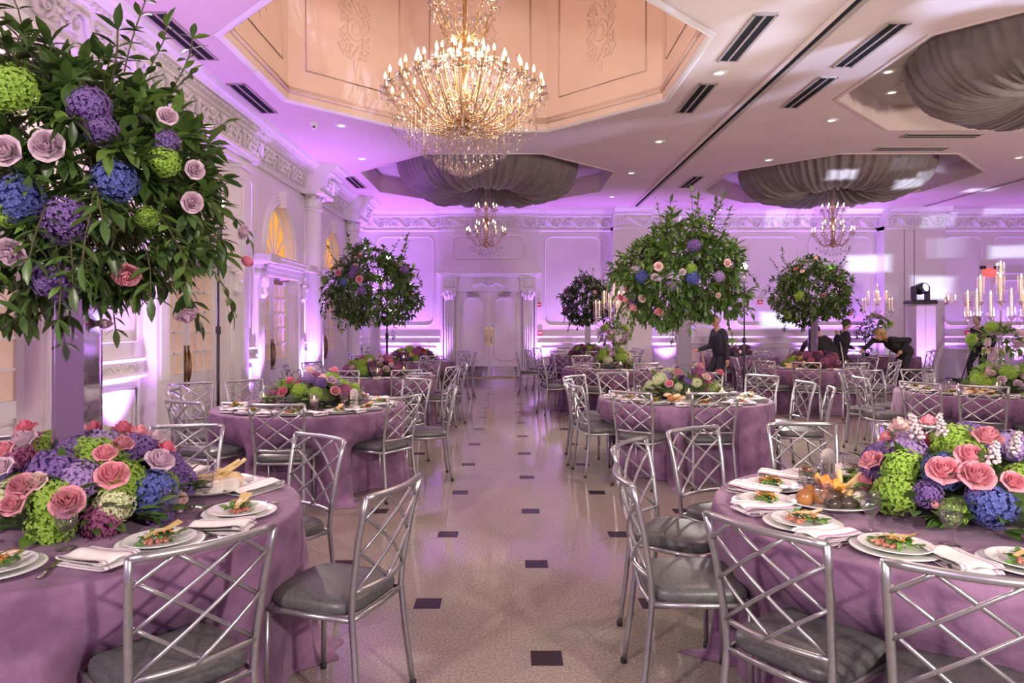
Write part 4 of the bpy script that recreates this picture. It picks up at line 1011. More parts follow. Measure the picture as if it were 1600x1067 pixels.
# ================================================================== FLOWERS
def leaf_mb(L_=.11, W_=.038, curl=.018):
    m = MB(); pr = [(0, .1), (.2, .62), (.45, 1.0), (.72, .78), (1.0, .02)]
    vs = []
    for t, w_ in pr:
        z = -curl*t*t*1.2; vs += [(-W_/2*w_, L_*t, z + .006*w_), (0, L_*t, z), (W_/2*w_, L_*t, z + .006*w_)]
    fs = []
    for i in range(4):
        b = i*3; fs += [(b, b+1, b+4, b+3), (b+1, b+2, b+5, b+4)]
    return m.add(vs, fs)
LEAF = leaf_mb(); LEAF_ME = LEAF.mesh('leaf', M['leaf']); LEAF2_ME = leaf_mb(.10, .042).mesh('leaf', M['leaf2'])
LV = np.array(LEAF.v); LF = LEAF.f
def basis(d, rg):
    d = Vector(d).normalized(); q = d.to_track_quat('Y', 'Z'); return q.to_matrix() @ Matrix.Rotation(rg.uniform(-.6, .6), 3, 'Y')
def add_leaf(m, p, R, s, mi): m.add([R @ (Vector(v)*s) + p for v in LEAF.v], LF, mi)
def whorls(rg, n, C, R, depth=(.72, 1.03), zmin=-1.0):
    """yield (position, outward direction)"""
    out = []; k = 0
    while len(out) < n:
        v = Vector((rg.gauss(0, 1), rg.gauss(0, 1), rg.gauss(0, 1))).normalized()
        if v.z < zmin: continue
        lump = 1 + .10*math.sin(5*v.x + 3*v.z) + .08*math.sin(7*v.y - 4*v.z + 1)
        d = rg.uniform(*depth)*lump
        out.append((Vector((C[0] + v.x*R[0]*d, C[1] + v.y*R[1]*d, C[2] + v.z*R[2]*d)), v))
    return out
def crown_leaves(rg, n, R, per=6, sprigs=26, depth=(.6, 1.03)):
    """list of (pos, rot, scale) of leaves and stem polylines for a topiary crown centred at the origin"""
    lv, st = [], []
    for p, v in whorls(rg, n, (0, 0, 0), R, depth):
        d = (v + Vector((rg.uniform(-.5, .5), rg.uniform(-.5, .5), rg.uniform(-.6, .4)))).normalized()
        a0 = rg.uniform(0, 7); ax = d.orthogonal().normalized(); bx = d.cross(ax)
        st.append([p - d*.14, p])
        for k in range(per):
            a = a0 + 2*PI*k/per + rg.uniform(-.3, .3); sp = rg.uniform(.55, 1.1)
            dd = d*math.cos(sp) + (ax*math.cos(a) + bx*math.sin(a))*math.sin(sp); dd.z -= .12
            lv.append((p, basis(dd, rg), rg.uniform(.75, 1.2)))
    for k in range(sprigs):      # loose sprays: up at the top, drooping below
        a = rg.uniform(0, 2*PI); up = k % 3 == 0
        el = rg.uniform(.5, 1.2) if up else rg.uniform(-.9, .1)
        v = Vector((math.cos(a)*math.cos(el), math.sin(a)*math.cos(el), math.sin(el)))
        p = Vector((v.x*R[0], v.y*R[1], v.z*R[2]))*.9; d = v.copy(); pts = [p.copy()]
        for q in range(rg.choice((4, 5, 6))):
            d = (d + Vector((rg.uniform(-.2, .2), rg.uniform(-.2, .2), .12 if up else -.34))).normalized(); p = p + d*.06; pts.append(p.copy())
            for sgn in (-1, 1):
                sd = d.cross(Vector((0, 0, 1))); sd = sd.normalized() if sd.length > .01 else Vector((1, 0, 0))
                dd = (d*.6 + sd*sgn + Vector((0, 0, rg.uniform(-.4, .3)))).normalized(); lv.append((p.copy(), basis(dd, rg), rg.uniform(.55, .9)))
        lv.append((p.copy(), basis(d, rg), .9)); st.append(pts)
    return lv, st

def hydrangea_mb(rg, n=120):
    m = MB(); fl = []
    ga = PI*(3 - 5**.5)
    for i in range(n):
        z = 1 - (i + .5)/n*1.62; r = math.sqrt(max(0, 1 - z*z)); a = i*ga
        v = Vector((r*math.cos(a), r*math.sin(a), z)); p = Vector((v.x, v.y, v.z*.82))*rg.uniform(.86, 1.05)
        R = align((v + Vector((rg.uniform(-.25, .25), rg.uniform(-.25, .25), 0))), spin=rg.uniform(0, 6)); s = rg.uniform(.15, .20)
        for k in range(4):
            Q = R @ Matrix.Rotation(k*PI/2, 3, 'Z')
            cu = rg.uniform(-.25, .45); vs = [Vector((0, 0, 0)), Vector((.55*s, .44*s, .22*s)), Vector((1.02*s, 0, cu*s)), Vector((.55*s, -.44*s, .22*s)), Vector((.6*s, 0, .04*s))]
            m.add([Q @ q + p for q in vs], [(0, 4, 1), (1, 4, 2), (2, 4, 3), (3, 4, 0)], 0, False)
        m.add([R @ Vector((.1*s*math.cos(2*PI*k/3), .1*s*math.sin(2*PI*k/3), .14*s)) + p for k in range(3)], [(0, 1, 2)], 1, False)
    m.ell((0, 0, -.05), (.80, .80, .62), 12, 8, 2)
    return m
RGH = random.Random(5)
HYD = {}
for cn, cc in (('blue', 'lilac'), ('purple', 'lilac'), ('lilac', 'white'), ('lime', 'cream'), ('cream', 'white'), ('magenta', 'blush'), ('plum', 'magenta')):
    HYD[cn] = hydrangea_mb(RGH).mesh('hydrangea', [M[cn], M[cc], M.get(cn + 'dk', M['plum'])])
def rose_mb(rg):
    m = MB()
    for ring, (n, r0, h, op, w_) in enumerate(((3, .13, .95, .0, 2.5), (4, .28, .92, .02, 1.9), (5, .45, .82, .10, 1.5), (5, .62, .66, .25, 1.45), (6, .78, .45, .50, 1.25))):
        for k in range(n):
            a0 = 2*PI*(k + .37*ring)/n + rg.uniform(-.1, .1)
            def pet(u, v, a0=a0, r0=r0, h=h, op=op, w_=w_):
                an = a0 + (v - .5)*w_*(1 - .25*(1 - u)); edge = 1 - .9*(abs(v - .5)*2)**3*.35
                r = r0*(.35 + .65*math.sin(min(1, u*1.1)*PI/2)) + op*.55*u**3
                z = -.35 + (h + .35)*u*edge - op*.55*max(0, u - .7)*3
                return (r*math.cos(an), r*math.sin(an), z)
            m.grid(pet, 5, 4)
    m.ell((0, 0, -.15), (.35, .35, .25), 10, 6)
    return m
ROSE = rose_mb(random.Random(2)).mesh('rose', [M['pink']])
def stock_mb(rg):
    m = MB(); m.tube([(0, 0, -.6), (0, 0, 2.2)], .06, 5, mi=1)
    for i in range(26):
        z = i/26*2.1; a = i*2.4; r = .42*(1 - .75*i/26)
        for k in range(3):
            m.ell((r*math.cos(a) + rg.uniform(-.1, .1), r*math.sin(a) + rg.uniform(-.1, .1), z + rg.uniform(-.05, .05)), (.2*(1 - .5*i/26),)*2 + (.13,), 6, 4, rot=Matrix.Rotation(rg.uniform(-1, 1), 3, 'X'))
    return m
STOCK = stock_mb(random.Random(9)).mesh('stock_flower', [M['white'], M['leaf2']])
BUD = MB().lathe([(.001, -.3), (.35, -.1), (.5, .3), (.42, .7), (.25, .95), (.12, .9)], 10, flute=lambda a, z: 1 + .08*math.sin(3*a + 5*z)).mesh('rose_bud', [M['pink']])
def flower(kind, col, p, n, s, parent, rg):
    R = align(n, spin=rg.uniform(0, 6))
    if kind == 'h': return inst('hydrangea', HYD[col], p, R, s, parent)
    if kind == 'r': return inst('rose', ROSE, p, R, s, parent, M[col])
    if kind == 'b': return inst('rose_bud', BUD, p, R, s, parent, M[col])
    if kind == 's': return inst('stock_flower', STOCK, p, R, s, parent, M[col])
def on_ell(px, py, C, R, Y0=None):
    """front point of an ellipsoid along the sight line, or its rim when the line passes outside"""
    o = Vector((0, 0, CAMZ)); d = Vector(((px - VPX)/FPX, 1, -(py - VPY)/FPX))
    S = Vector((1/R[0], 1/R[1], 1/R[2])); oc = Vector((o[i] - C[i] for i in range(3)))
    a_ = Vector([oc[i]*S[i] for i in range(3)]); b_ = Vector([d[i]*S[i] for i in range(3)])
    A, B, Cc = b_.dot(b_), a_.dot(b_), a_.dot(a_) - 1; disc = B*B - A*Cc
    t = (-B - math.sqrt(disc))/A if disc > 0 else -B/A
    p = o + d*t; n = Vector([(p[i] - C[i])*S[i]**2 for i in range(3)]).normalized()
    return p, n

def topiary(key, label, stand_top, C, R, seed, flowers=(), n_leaf=520, near=False, rand_fl=22, dark=False, share=None, pal=None, stand=.06):
    x, y, d = TABLES[key]; t = tag(empty('topiary_tree', (x, y, TZ)), label, 'topiary', 'tall flowering topiary centrepieces')
    rg = random.Random(seed); C = Vector(C) - Vector((x, y, TZ))
    # clear acrylic column with mirrored edges
    z1 = stand_top - TZ; b = stand
    st = MB()
    for sx, sy in ((1, 0), (-1, 0), (0, 1), (0, -1)):
        if sx: st.box(sx*b - .003, sx*b + .003, -b, b, .012, z1)
        else: st.box(-b, b, sy*b - .003, sy*b + .003, .012, z1)
    so = st.obj('mirror_column', M['wavy'], t)
    ed = MB()
    for sx in (-1, 1):
        for sy in (-1, 1): ed.box(sx*b - .006, sx*b + .006, sy*b - .006, sy*b + .006, .012, z1)
    ed.obj('chrome_edge', M['mirror'], so)
    MB().bbox(-b*1.6, b*1.6, -b*1.6, b*1.6, 0, .012).obj('base_plate', M['mirror'], t)
    lv, stems = crown_leaves(rg, n_leaf, R, per=6, sprigs=40 if near else 26)
    fm = MB(); mats = [M['leafdk'], M['leaf2']] if dark else [M['leaf'], M['leaf2']]
    start = 0
    if near:
        def score(l): q = l[0] + C + Vector((x, y, TZ)); return q.y + .25*abs(q.x - C.x - x)
        lv.sort(key=score); start = 292
        for p, Rm, s in lv[:start]: inst('leaf', LEAF2_ME if rg.random() < .16 else LEAF_ME, p + C, Rm, s, t)
    for p, Rm, s in lv[start:]: add_leaf(fm, p + C, Rm, s, 1 if rg.random() < .14 else 0)
    stuff(fm.obj('foliage', mats, t))
    sm = MB()
    for pts in stems: sm.tube([q + C for q in pts], .0035, 4)
    for k in range(12):
        a = 2*PI*k/12; sm.tube([Vector((0, 0, z1 - .06)), Vector((C.x + R[0]*.5*math.cos(a), C.y + R[1]*.5*math.sin(a), C.z - R[2]*.2))], .006, 5)
    stuff(sm.obj('twigs', M['stem'], t))
    for f in flowers:
        k, col, fx, fy, s = f; p, n = on_ell(fx, fy, C + Vector((x, y, TZ)), [q*.97 for q in R]); n = (n + Vector((0, -.5, 0))).normalized()
        flower(k, col, p - Vector((x, y, TZ)) + n*(.04 if k == 'r' else .0), n, s*(.85 if k == 'r' else .95), t, rg)
    pal = pal or [('h', 'blue'), ('h', 'purple'), ('h', 'lilac'), ('h', 'lime'), ('r', 'pink'), ('r', 'blush'), ('r', 'lav'), ('r', 'pink')]
    for k in range(rand_fl):
        (p, n), = whorls(rg, 1, C, R, (.9, .98), -.75)
        kk, cc = rg.choice(pal); flower(kk, cc, p, n, rg.uniform(.065, .09) if kk == 'h' else rg.uniform(.04, .055), t, rg)
    return t
BIG_FL = [('h', 'lime', 15, 140, .095), ('h', 'purple', 140, 165, .075), ('h', 'purple', 160, 205, .06), ('h', 'blue', 30, 312, .09), ('h', 'purple', 100, 345, .09), ('h', 'blue', 180, 283, .085), ('h', 'purple', 85, 437, .085), ('h', 'lime', 258, 253, .06), ('h', 'lime', 230, 340, .045), ('h', 'lime', 8, 330, .06), ('h', 'purple', 262, 222, .05),
          ('r', 'lav', 20, 240, .062), ('r', 'lav', 82, 233, .066), ('r', 'lav', 298, 268, .045), ('r', 'lav', 294, 315, .05), ('r', 'lav', 28, 387, .062), ('r', 'lav', 366, 357, .045), ('r', 'pink', 198, 420, .06), ('b', 'hot', 382, 405, .05), ('r', 'lav', 286, 478, .06), ('r', 'lav', 258, 190, .045), ('r', 'lav', 165, 490, .04)]
topiary('L1', 'huge leafy topiary with blue hydrangeas and lavender roses filling the upper left', 1.95, (-1.87, 3.0, 2.2), (.66, .60, .56), 11, BIG_FL, 620, True, 0, stand=.062)
topiary('R2', 'bright leafy topiary on a clear column just right of the aisle', 1.8, (1.9, 7.6, 2.14), (.69, .65, .57), 21,
        [('h', 'blue', 1003, 432, .075), ('h', 'blue', 1083, 434, .075), ('h', 'purple', 1085, 384, .075), ('h', 'lilac', 1048, 447, .06), ('h', 'lime', 1080, 420, .06), ('r', 'blush', 1030, 417, .055), ('r', 'white', 1025, 433, .05), ('r', 'blush', 1006, 464, .05), ('r', 'pink', 1031, 483, .055), ('r', 'hot', 975, 462, .05), ('r', 'white', 1066, 425, .04), ('r', 'blush', 1133, 412, .05), ('h', 'lilac', 1124, 432, .06), ('h', 'blue', 1111, 397, .045), ('r', 'blush', 1119, 459, .035)], 640, True, 8)
topiary('L3', 'dark leafy topiary with pink roses before the arched side doors', 1.75, (-2.1, 10.8, 2.15), (.74, .7, .6), 31,
        [('r', 'pink', 561, 402, .06), ('r', 'pink', 563, 437, .065), ('r', 'hot', 532, 428, .055), ('h', 'blue', 537, 441, .06), ('h', 'purple', 551, 429, .07), ('h', 'purple', 565, 454, .07), ('h', 'purple', 632, 421, .07)], 620, False, 6, dark=True)
topiary('RR2', 'pale green topiary with peach roses left of the bending woman', 1.75, (5.5, 12.6, 2.15), (.70, .66, .58), 41, (), 560, False, 20, pal=[('h', 'lilac'), ('r', 'blush'), ('r', 'pink'), ('h', 'lime'), ('r', 'blush')])
topiary('R4', 'small dark topiary with pale roses near the double doors', 1.75, (1.9, 17.0, 2.12), (.64, .62, .58), 51, (), 480, False, 14, dark=True, pal=[('r', 'blush'), ('r', 'blush'), ('h', 'plum'), ('h', 'magenta'), ('h', 'purple')])

def mound(key, label, rad, seed, flowers=None, n=36, pal=None, big=1.0, leaves=130, near=False, off=(0, 0)):
    x, y, d = TABLES[key]; x += off[0]; y += off[1]
    t = tag(empty('flower_arrangement', (x, y, TZ)), label, 'flower arrangement', 'low floral centrepieces'); rg = random.Random(seed); C = Vector((0, 0, .03))
    m = MB(); m.box(-rad[0]*.6, rad[0]*.6, -rad[1]*.55, rad[1]*.55, 0, .07); m.obj('tray', M['black'], t)
    LM = MB()
    ring = []
    for k in range(leaves):
        a = rg.uniform(0, 2*PI); el = rg.uniform(-.05, .9) if k % 3 == 0 else rg.uniform(0, .3); v = Vector((math.cos(a)*math.cos(el), math.sin(a)*math.cos(el), math.sin(el)))
        p = Vector((v.x*rad[0], v.y*rad[1], max(.012, v.z*rad[2] + .02)))*rg.uniform(.85, 1.0); p.z = max(p.z, .02)
        dd = (v*.8 + Vector((rg.uniform(-.6, .6), rg.uniform(-.6, .6), .12))).normalized(); ring.append((p, basis(dd, rg), rg.uniform(.8, 1.35)))
    for p, Rm, s in ring:
        if near: inst('leaf', LEAF2_ME if rg.random() < .25 else LEAF_ME, p, Rm, s, t)
        else: add_leaf(LM, p, Rm, s, 0)
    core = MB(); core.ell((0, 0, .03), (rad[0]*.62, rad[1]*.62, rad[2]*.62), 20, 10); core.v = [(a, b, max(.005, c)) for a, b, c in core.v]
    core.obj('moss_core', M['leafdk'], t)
    if LM.v: stuff(LM.obj('foliage', M['leaf'], t))
    if flowers:
        for k, col, fx, fy, s in flowers:
            p, nn = on_ell(fx, fy, Vector((x, y, TZ + .03)), [rad[0]*.92, rad[1]*.92, rad[2]*.92]); q = p - Vector((x, y, TZ)); q.z = max(q.z, s*.6)
            nn = (nn + (Vector((0, -.35, .3)) if k == 'r' else Vector((0, 0, .25)))).normalized(); q += nn*(.062 if k in 'rs' else 0); flower(k, col, q, nn, s, t, rg)
    pal = pal or [('h', 'lime'), ('h', 'lilac'), ('h', 'purple'), ('h', 'magenta'), ('h', 'cream'), ('r', 'pink'), ('r', 'lav'), ('r', 'hot'), ('r', 'blush')]
    ga = PI*(3 - 5**.5)
    for i in range(n):
        zz = (i + .5)/n; r = math.sqrt(1 - zz*zz); a = i*ga + seed
        v = Vector((r*math.cos(a), r*math.sin(a), zz))
        if flowers and v.y < -.05: continue
        p = Vector((v.x*rad[0], v.y*rad[1], v.z*rad[2]))*.92 + C; kk, cc = rg.choice(pal)
        s = (rg.uniform(.085, .105) if kk == 'h' else rg.uniform(.045, .056))*big; p.z = max(p.z, s*.7)
        flower(kk, cc, p, (v.x, v.y, v.z + .2), s, t, rg)
    return t
L1F = [('h', 'lime', 130, 705, .07), ('r', 'hot', 50, 690, .045), ('h', 'lime', 85, 695, .08), ('h', 'purple', 115, 705, .07), ('r', 'lav', 46, 710, .055), ('r', 'pink', 15, 725, .055), ('h', 'purple', 85, 735, .10), ('h', 'lilac', 127, 748, .085), ('h', 'lime', 155, 712, .09), ('r', 'hot', 190, 692, .045), ('r', 'pink', 212, 700, .05), ('r', 'lav', 235, 705, .045), ('r', 'pink', 190, 714, .045), ('r', 'pink', 165, 727, .045),
       ('h', 'lime', 190, 750, .09), ('r', 'pink', 175, 757, .062), ('r', 'lav', 241, 737, .060), ('h', 'blue', 240, 770, .10), ('h', 'cream', 180, 788, .075), ('r', 'lav', 16, 747, .05), ('r', 'pink', 48, 772, .055), ('h', 'cream', 12, 780, .08), ('h', 'lime', 30, 762, .06), ('h', 'lime', 85, 780, .09), ('h', 'lime', 80, 825, .085), ('r', 'pink', 113, 792, .062), ('h', 'magenta', 160, 823, .075), ('r', 'pink', 36, 795, .045), ('h', 'lime', 262, 755, .05), ('h', 'purple', 250, 800, .07), ('r', 'hot', 250, 720, .04), ('r', 'blush', 68, 765, .04)]
mound('L1', 'lush low arrangement of lime hydrangeas and pink roses at the lower left', (.46, .40, .30), 3, L1F, 40, leaves=150, near=True)
R1F = [('r', 'blush', 1412, 688, .055), ('s', 'white', 1440, 705, .055), ('s', 'white', 1475, 700, .045), ('r', 'pink', 1395, 706, .045), ('r', 'pink', 1452, 680, .04), ('h', 'lime', 1412, 730, .085), ('h', 'lime', 1400, 770, .095), ('h', 'purple', 1368, 735, .06), ('r', 'pink', 1374, 736, .052), ('h', 'purple', 1355, 745, .06), ('h', 'blue', 1475, 735, .085), ('h', 'lime', 1510, 715, .085), ('r', 'pink', 1537, 704, .058), ('r', 'pink', 1474, 750, .065), ('r', 'pink', 1512, 731, .06), ('r', 'pink', 1520, 757, .065), ('s', 'white', 1545, 740, .05), ('s', 'white', 1575, 725, .045), ('h', 'blue', 1550, 790, .09), ('h', 'purple', 1535, 775, .06), ('r', 'pink', 1572, 765, .045), ('h', 'lime', 1597, 745, .06), ('r', 'blush', 1430, 690, .04), ('h', 'purple', 1448, 772, .06), ('h', 'lime', 1490, 800, .055), ('b', 'pink', 1462, 790, .035)]
mound('R1', 'lush low arrangement of lime hydrangea, pink roses and white stock at lower right', (.46, .42, .30), 4, R1F, 40, leaves=230, near=True, off=(.17, .02))
L2F = [('h', 'lime', 467, 610, .075), ('h', 'lime', 492, 615, .07), ('r', 'pink', 521, 616, .05), ('h', 'magenta', 540, 612, .085), ('h', 'lilac', 480, 592, .07), ('h', 'purple', 500, 598, .07), ('r', 'lav', 516, 602, .05), ('h', 'lilac', 530, 600, .06), ('r', 'pink', 520, 588, .05), ('r', 'blush', 485, 588, .05), ('r', 'hot', 447, 617, .05), ('s', 'white', 462, 590, .04), ('h', 'lime', 555, 605, .05)]
mound('L2', 'low arrangement with lime and magenta hydrangeas on the second left table', (.42, .36, .28), 5, L2F, 34, leaves=170)
R2F = [('h', 'cream', 1016, 603, .07), ('h', 'lilac', 1040, 588, .08), ('r', 'pink', 1059, 590, .05), ('h', 'purple', 1075, 595, .055), ('r', 'pink', 1091, 581, .05), ('h', 'cream', 1088, 598, .06), ('r', 'blush', 1100, 596, .05), ('h', 'lime', 1112, 606, .05), ('r', 'hot', 1120, 590, .05), ('r', 'pink', 1047, 605, .045), ('h', 'cream', 1060, 604, .045), ('h', 'magenta', 1108, 588, .05)]
mound('R2', 'low arrangement of cream and lilac hydrangeas beneath the large bright tree', (.42, .36, .26), 6, R2F, 34, leaves=150)
DK = [('h', 'plum'), ('h', 'magenta'), ('r', 'hot'), ('r', 'red'), ('h', 'lime'), ('r', 'yellow'), ('r', 'pink')]
mound('L3', 'low arrangement of magenta and cream flowers beneath the left dark tree', (.46, .36, .26), 7, None, 40, [('h', 'magenta'), ('h', 'lime'), ('r', 'hot'), ('r', 'lav'), ('h', 'plum'), ('r', 'blush')])
mound('L4', 'low arrangement of plum and red flowers on the farthest left table', (.46, .36, .26), 8, None, 36, DK)
mound('RR2', 'low arrangement of red, plum and yellow flowers beneath the right-hand tree', (.50, .36, .28), 9, None, 40, DK)
mound('R4', 'low arrangement of plum flowers beneath the small dark topiary', (.44, .34, .24), 10, None, 34, [('h', 'plum'), ('h', 'magenta'), ('r', 'lav'), ('h', 'lime'), ('r', 'hot')])
mound('RR3', 'low arrangement of dusky pink flowers beside the suited man', (.36, .30, .24), 12, None, 26, [('r', 'pink'), ('h', 'plum'), ('h', 'magenta'), ('r', 'lav')])

# ---- candelabra dressed with flowers
def candelabra(key, label, seed, zc=1.55, s=1.0, ball=None, off=(0, 0)):
    x, y, d = TABLES[key]; x += off[0]; y += off[1]; t = tag(empty('candelabra', (x, y, TZ)), label, 'candelabra', 'crystal candelabra with tall candles'); rg = random.Random(seed)
    st = MB(); st.lathe([(.001, 0), (.12, 0), (.13, .015), (.05, .03), (.03, .06)], 16); st.obj('base', M['mirror'], t)
    for k in range(9): MB().ell((0, 0, .09 + k*.075*s), (.036, .036, .042), 10, 8).obj('crystal_ball', M['crystal'], t)
    H = zc - TZ
    tub = MB().lathe([(.043, 0), (.043, .30)], 14).lathe([(.001, .001), (.043, 0)], 14).mesh('hurricane_tube', M['tube']); cup = MB().lathe([(.012, -.05), (.02, -.03), (.05, -.01), (.052, .0), (.001, .0)], 12).mesh('candle_cup', M['crystal'])
    cdl = MB().lathe([(.001, 0), (.013, 0), (.012, .26), (.002, .265)], 10).mesh('taper_candle', M['wax']); flm = MB().lathe([(.001, .268), (.008, .283), (.006, .30), (.0006, .325)], 8).mesh('flame', M['flame'])
    for n, R, z, ph in ((6, .34, H + .12, .2), (4, .20, H + .30, .6), (1, .0, H + .46, 0)):
        for i in range(n):
            a = 2*PI*(i + ph)/n; p = Vector((R*math.cos(a)*s, R*math.sin(a)*s, z))
            MB().tube([(0, 0, H - .05), (p.x*.5, p.y*.5, H - .08), (p.x*.95, p.y*.95, z - .12), (p.x, p.y, z - .03)], .009, 5).obj('arm', M['crystal'], t)
            c = inst('candle_cup', cup, p, parent=t); inst('hurricane_tube', tub, (0, 0, 0), parent=c); k = inst('taper_candle', cdl, p, parent=t); inst('flame', flm, parent=k)
    cr = MB()
    for i in range(60):
        a = rg.uniform(0, 7); r = rg.uniform(.05, .36); octahedron(cr, (r*math.cos(a), r*math.sin(a), H + rg.uniform(-.12, .1)), .010, .05)
    stuff(cr.obj('crystal_drops', M['crystal'], t))
    LM = MB()
    for p, v in whorls(rg, 60, (0, 0, H - .18), (.30*s, .28*s, .2*s), (.6, 1.0)):
        for k in range(5):
            dd = (v + Vector((rg.uniform(-.9, .9), rg.uniform(-.9, .9), rg.uniform(-.9, .4)))).normalized(); add_leaf(LM, p, basis(dd, rg), rg.uniform(.6, 1.0), 1 if rg.random() < .5 else 0)
    for k in range(7):
        a = rg.uniform(0, 7); p = Vector((.22*math.cos(a), .22*math.sin(a), H - .3))
        for q in range(9):
            p = p + Vector((rg.uniform(-.02, .02), rg.uniform(-.02, .02), -.045)); add_leaf(LM, p, basis((rg.uniform(-1, 1), rg.uniform(-1, 1), rg.uniform(-.6, .3)), rg), .55, 1)
    stuff(LM.obj('foliage', [M['leaf'], M['leaf2']], t))
    for k in range(16):
        (p, v), = whorls(rg, 1, (0, 0, H - .18), (.3*s, .28*s, .2*s), (.95, 1.02)); kk, cc = rg.choice((('r', 'lav'), ('r', 'blush'), ('h', 'lime'), ('r', 'white'), ('r', 'lav'))); flower(kk, cc, p, v, .075 if kk == 'h' else .052, t, rg)
    light('candle_glow', 'POINT', (x, y, zc + .55), 6, (1, .6, .28), shadow_soft_size=.2)
    return t
candelabra('RR1', 'tall crystal candelabra with lit tapers and lavender roses at the right edge', 61, off=(.22, 0))
candelabra('R3', 'crystal candelabra with candles half hidden behind the large bright tree', 62)
candelabra('X4', 'small crystal candelabra with candles above the table staff are clearing', 63, 1.75)
mound('RR1', 'lime hydrangeas and lavender roses at the foot of the right-edge candelabra', (.34, .30, .30), 13, None, 26, [('h', 'lime'), ('r', 'lav'), ('h', 'lime'), ('r', 'lav'), ('r', 'blush')], 1.1, off=(.25, 0))
mound('R3', 'green and blush flowers at the foot of the candelabra behind the bright tree', (.32, .28, .34), 14, None, 24, [('h', 'lime'), ('r', 'blush'), ('r', 'lav'), ('h', 'cream')], 1.0, leaves=110)
# ball topiary on the table being cleared
x, y, d = TABLES['X4']; t = tag(empty('ball_topiary', (x - .35, y - .1, TZ)), 'small green ball topiary on the table staff are clearing', 'topiary'); rg = random.Random(8); LM = MB()
for p, v in whorls(rg, 130, (0, 0, .62), (.26, .24, .24), (.5, 1.0)):
    for k in range(5): add_leaf(LM, p, basis((v + Vector((rg.uniform(-1, 1), rg.uniform(-1, 1), rg.uniform(-.8, .5)))), rg), .55, 0)
for p, v in whorls(rg, 60, (0, 0, .10), (.20, .20, .14), (.5, 1.0), -.2):
    for k in range(5): add_leaf(LM, Vector((p.x, p.y, max(.02, p.z))), basis((v + Vector((rg.uniform(-1, 1), rg.uniform(-1, 1), .1))), rg), .6, 1)
stuff(LM.obj('foliage', [M['leaf'], M['leaf2']], t)); MB().tube([(0, 0, 0), (.01, 0, .3), (0, 0, .62)], .012, 6).obj('trunk', M['stem'], t); MB().lathe([(.001, 0), (.08, 0), (.10, .09), (.09, .09), (.085, .07), (.001, .07)], 14).obj('pot', M['black'], t)
# ================================================================== TABLEWARE
charger_me = MB().lathe([(.001, .004), (.09, .004), (.105, .008), (.152, .016), (.155, .019), (.15, .019), (.105, .012), (.09, .008), (.001, .008)], 40).mesh('charger_plate', M['porc'])
plate_me = MB().lathe([(.001, .004), (.07, .004), (.082, .009), (.124, .021), (.126, .024), (.122, .024), (.082, .013), (.07, .008), (.001, .008)], 40).mesh('salad_plate', M['porc'])
GLS = [(.001, .002), (.034, .002), (.035, .005), (.012, .012), (.006, .02), (.0085, .035), (.006, .05), (.007, .062), (.02, .072), (.034, .09), (.0385, .11), (.038, .135), (.0355, .15), (.033, .165), (.0322, .1655)]
bowl_me = MB().lathe(GLS, 24).mesh('goblet', M['glass']); water_me = MB().lathe([(.001, .0735), (.017, .076), (.0315, .092), (.036, .11), (.0362, .128), (.001, .128)], 20).mesh('water', M['water'])
tumb_me = MB().lathe([(.001, .002), (.030, .002), (.036, .10), (.0345, .10), (.029, .008), (.001, .008)], 14).mesh('tumbler', M['glass'])
def napkin_mb():
    m = MB()
    # folded cloth: three layers joined by a rounded roll at the front end
    path = [(.12, .004), (.05, .004), (-.03, .005), (-.10, .007), (-.125, .013), (-.118, .021), (-.09, .023), (-.02, .019), (.06, .016), (.115, .018), (.122, .024), (.112, .031), (.05, .030), (-.02, .034), (-.08, .042), (-.11, .043), (-.122, .036), (-.11, .029), (-.07, .030)]
    def fn(u, v):
        f = u*(len(path) - 1); i = min(len(path) - 2, int(f)); w_ = f - i
        y = path[i][0] + (path[i+1][0] - path[i][0])*w_; z = path[i][1] + (path[i+1][1] - path[i][1])*w_
        sk = .03*u; return ((v - .5)*.15*(1 - .12*math.sin(PI*u)) + sk*(y), y, z + .004*math.sin(9*v + 4*u)*(u > .3))
    m.grid(fn, 54, 22, lambda u, v: 1 if (.08 < v < .14 or .76 < v < .86 or .91 < v < .95) else 0)
    return m
nap_me = napkin_mb().mesh('napkin', [M['napkin'], M['stripe']])
fk = MB(); fk.tube([(0, -.09, .006), (0, -.02, .007), (0, .03, .012), (0, .06, .008)], [.0055, .004, .003, .006], 6, flat=.5)
for k in range(4): fk.tube([((k - 1.5)*.005, .058, .008), ((k - 1.5)*.006, .10, .010)], .0016, 4)
fork_me = fk.mesh('fork', M['steel'])
kn = MB(); kn.tube([(0, -.10, .007), (0, -.05, .008), (0, .0, .006)], [.007, .008, .005], 6, flat=.6); kn.add([(-.004, 0, .004), (.009, .01, .004), (.010, .08, .004), (.0, .11, .004), (-.004, .09, .004), (-.004, 0, .007), (.009, .01, .006), (.010, .08, .006), (.0, .11, .006), (-.004, .09, .006)], [(0, 4, 3, 2, 1), (5, 6, 7, 8, 9), (0, 1, 6, 5), (1, 2, 7, 6), (2, 3, 8, 7), (3, 4, 9, 8), (4, 0, 5, 9)], 0, False)
knife_me = kn.mesh('knife', M['steel'])
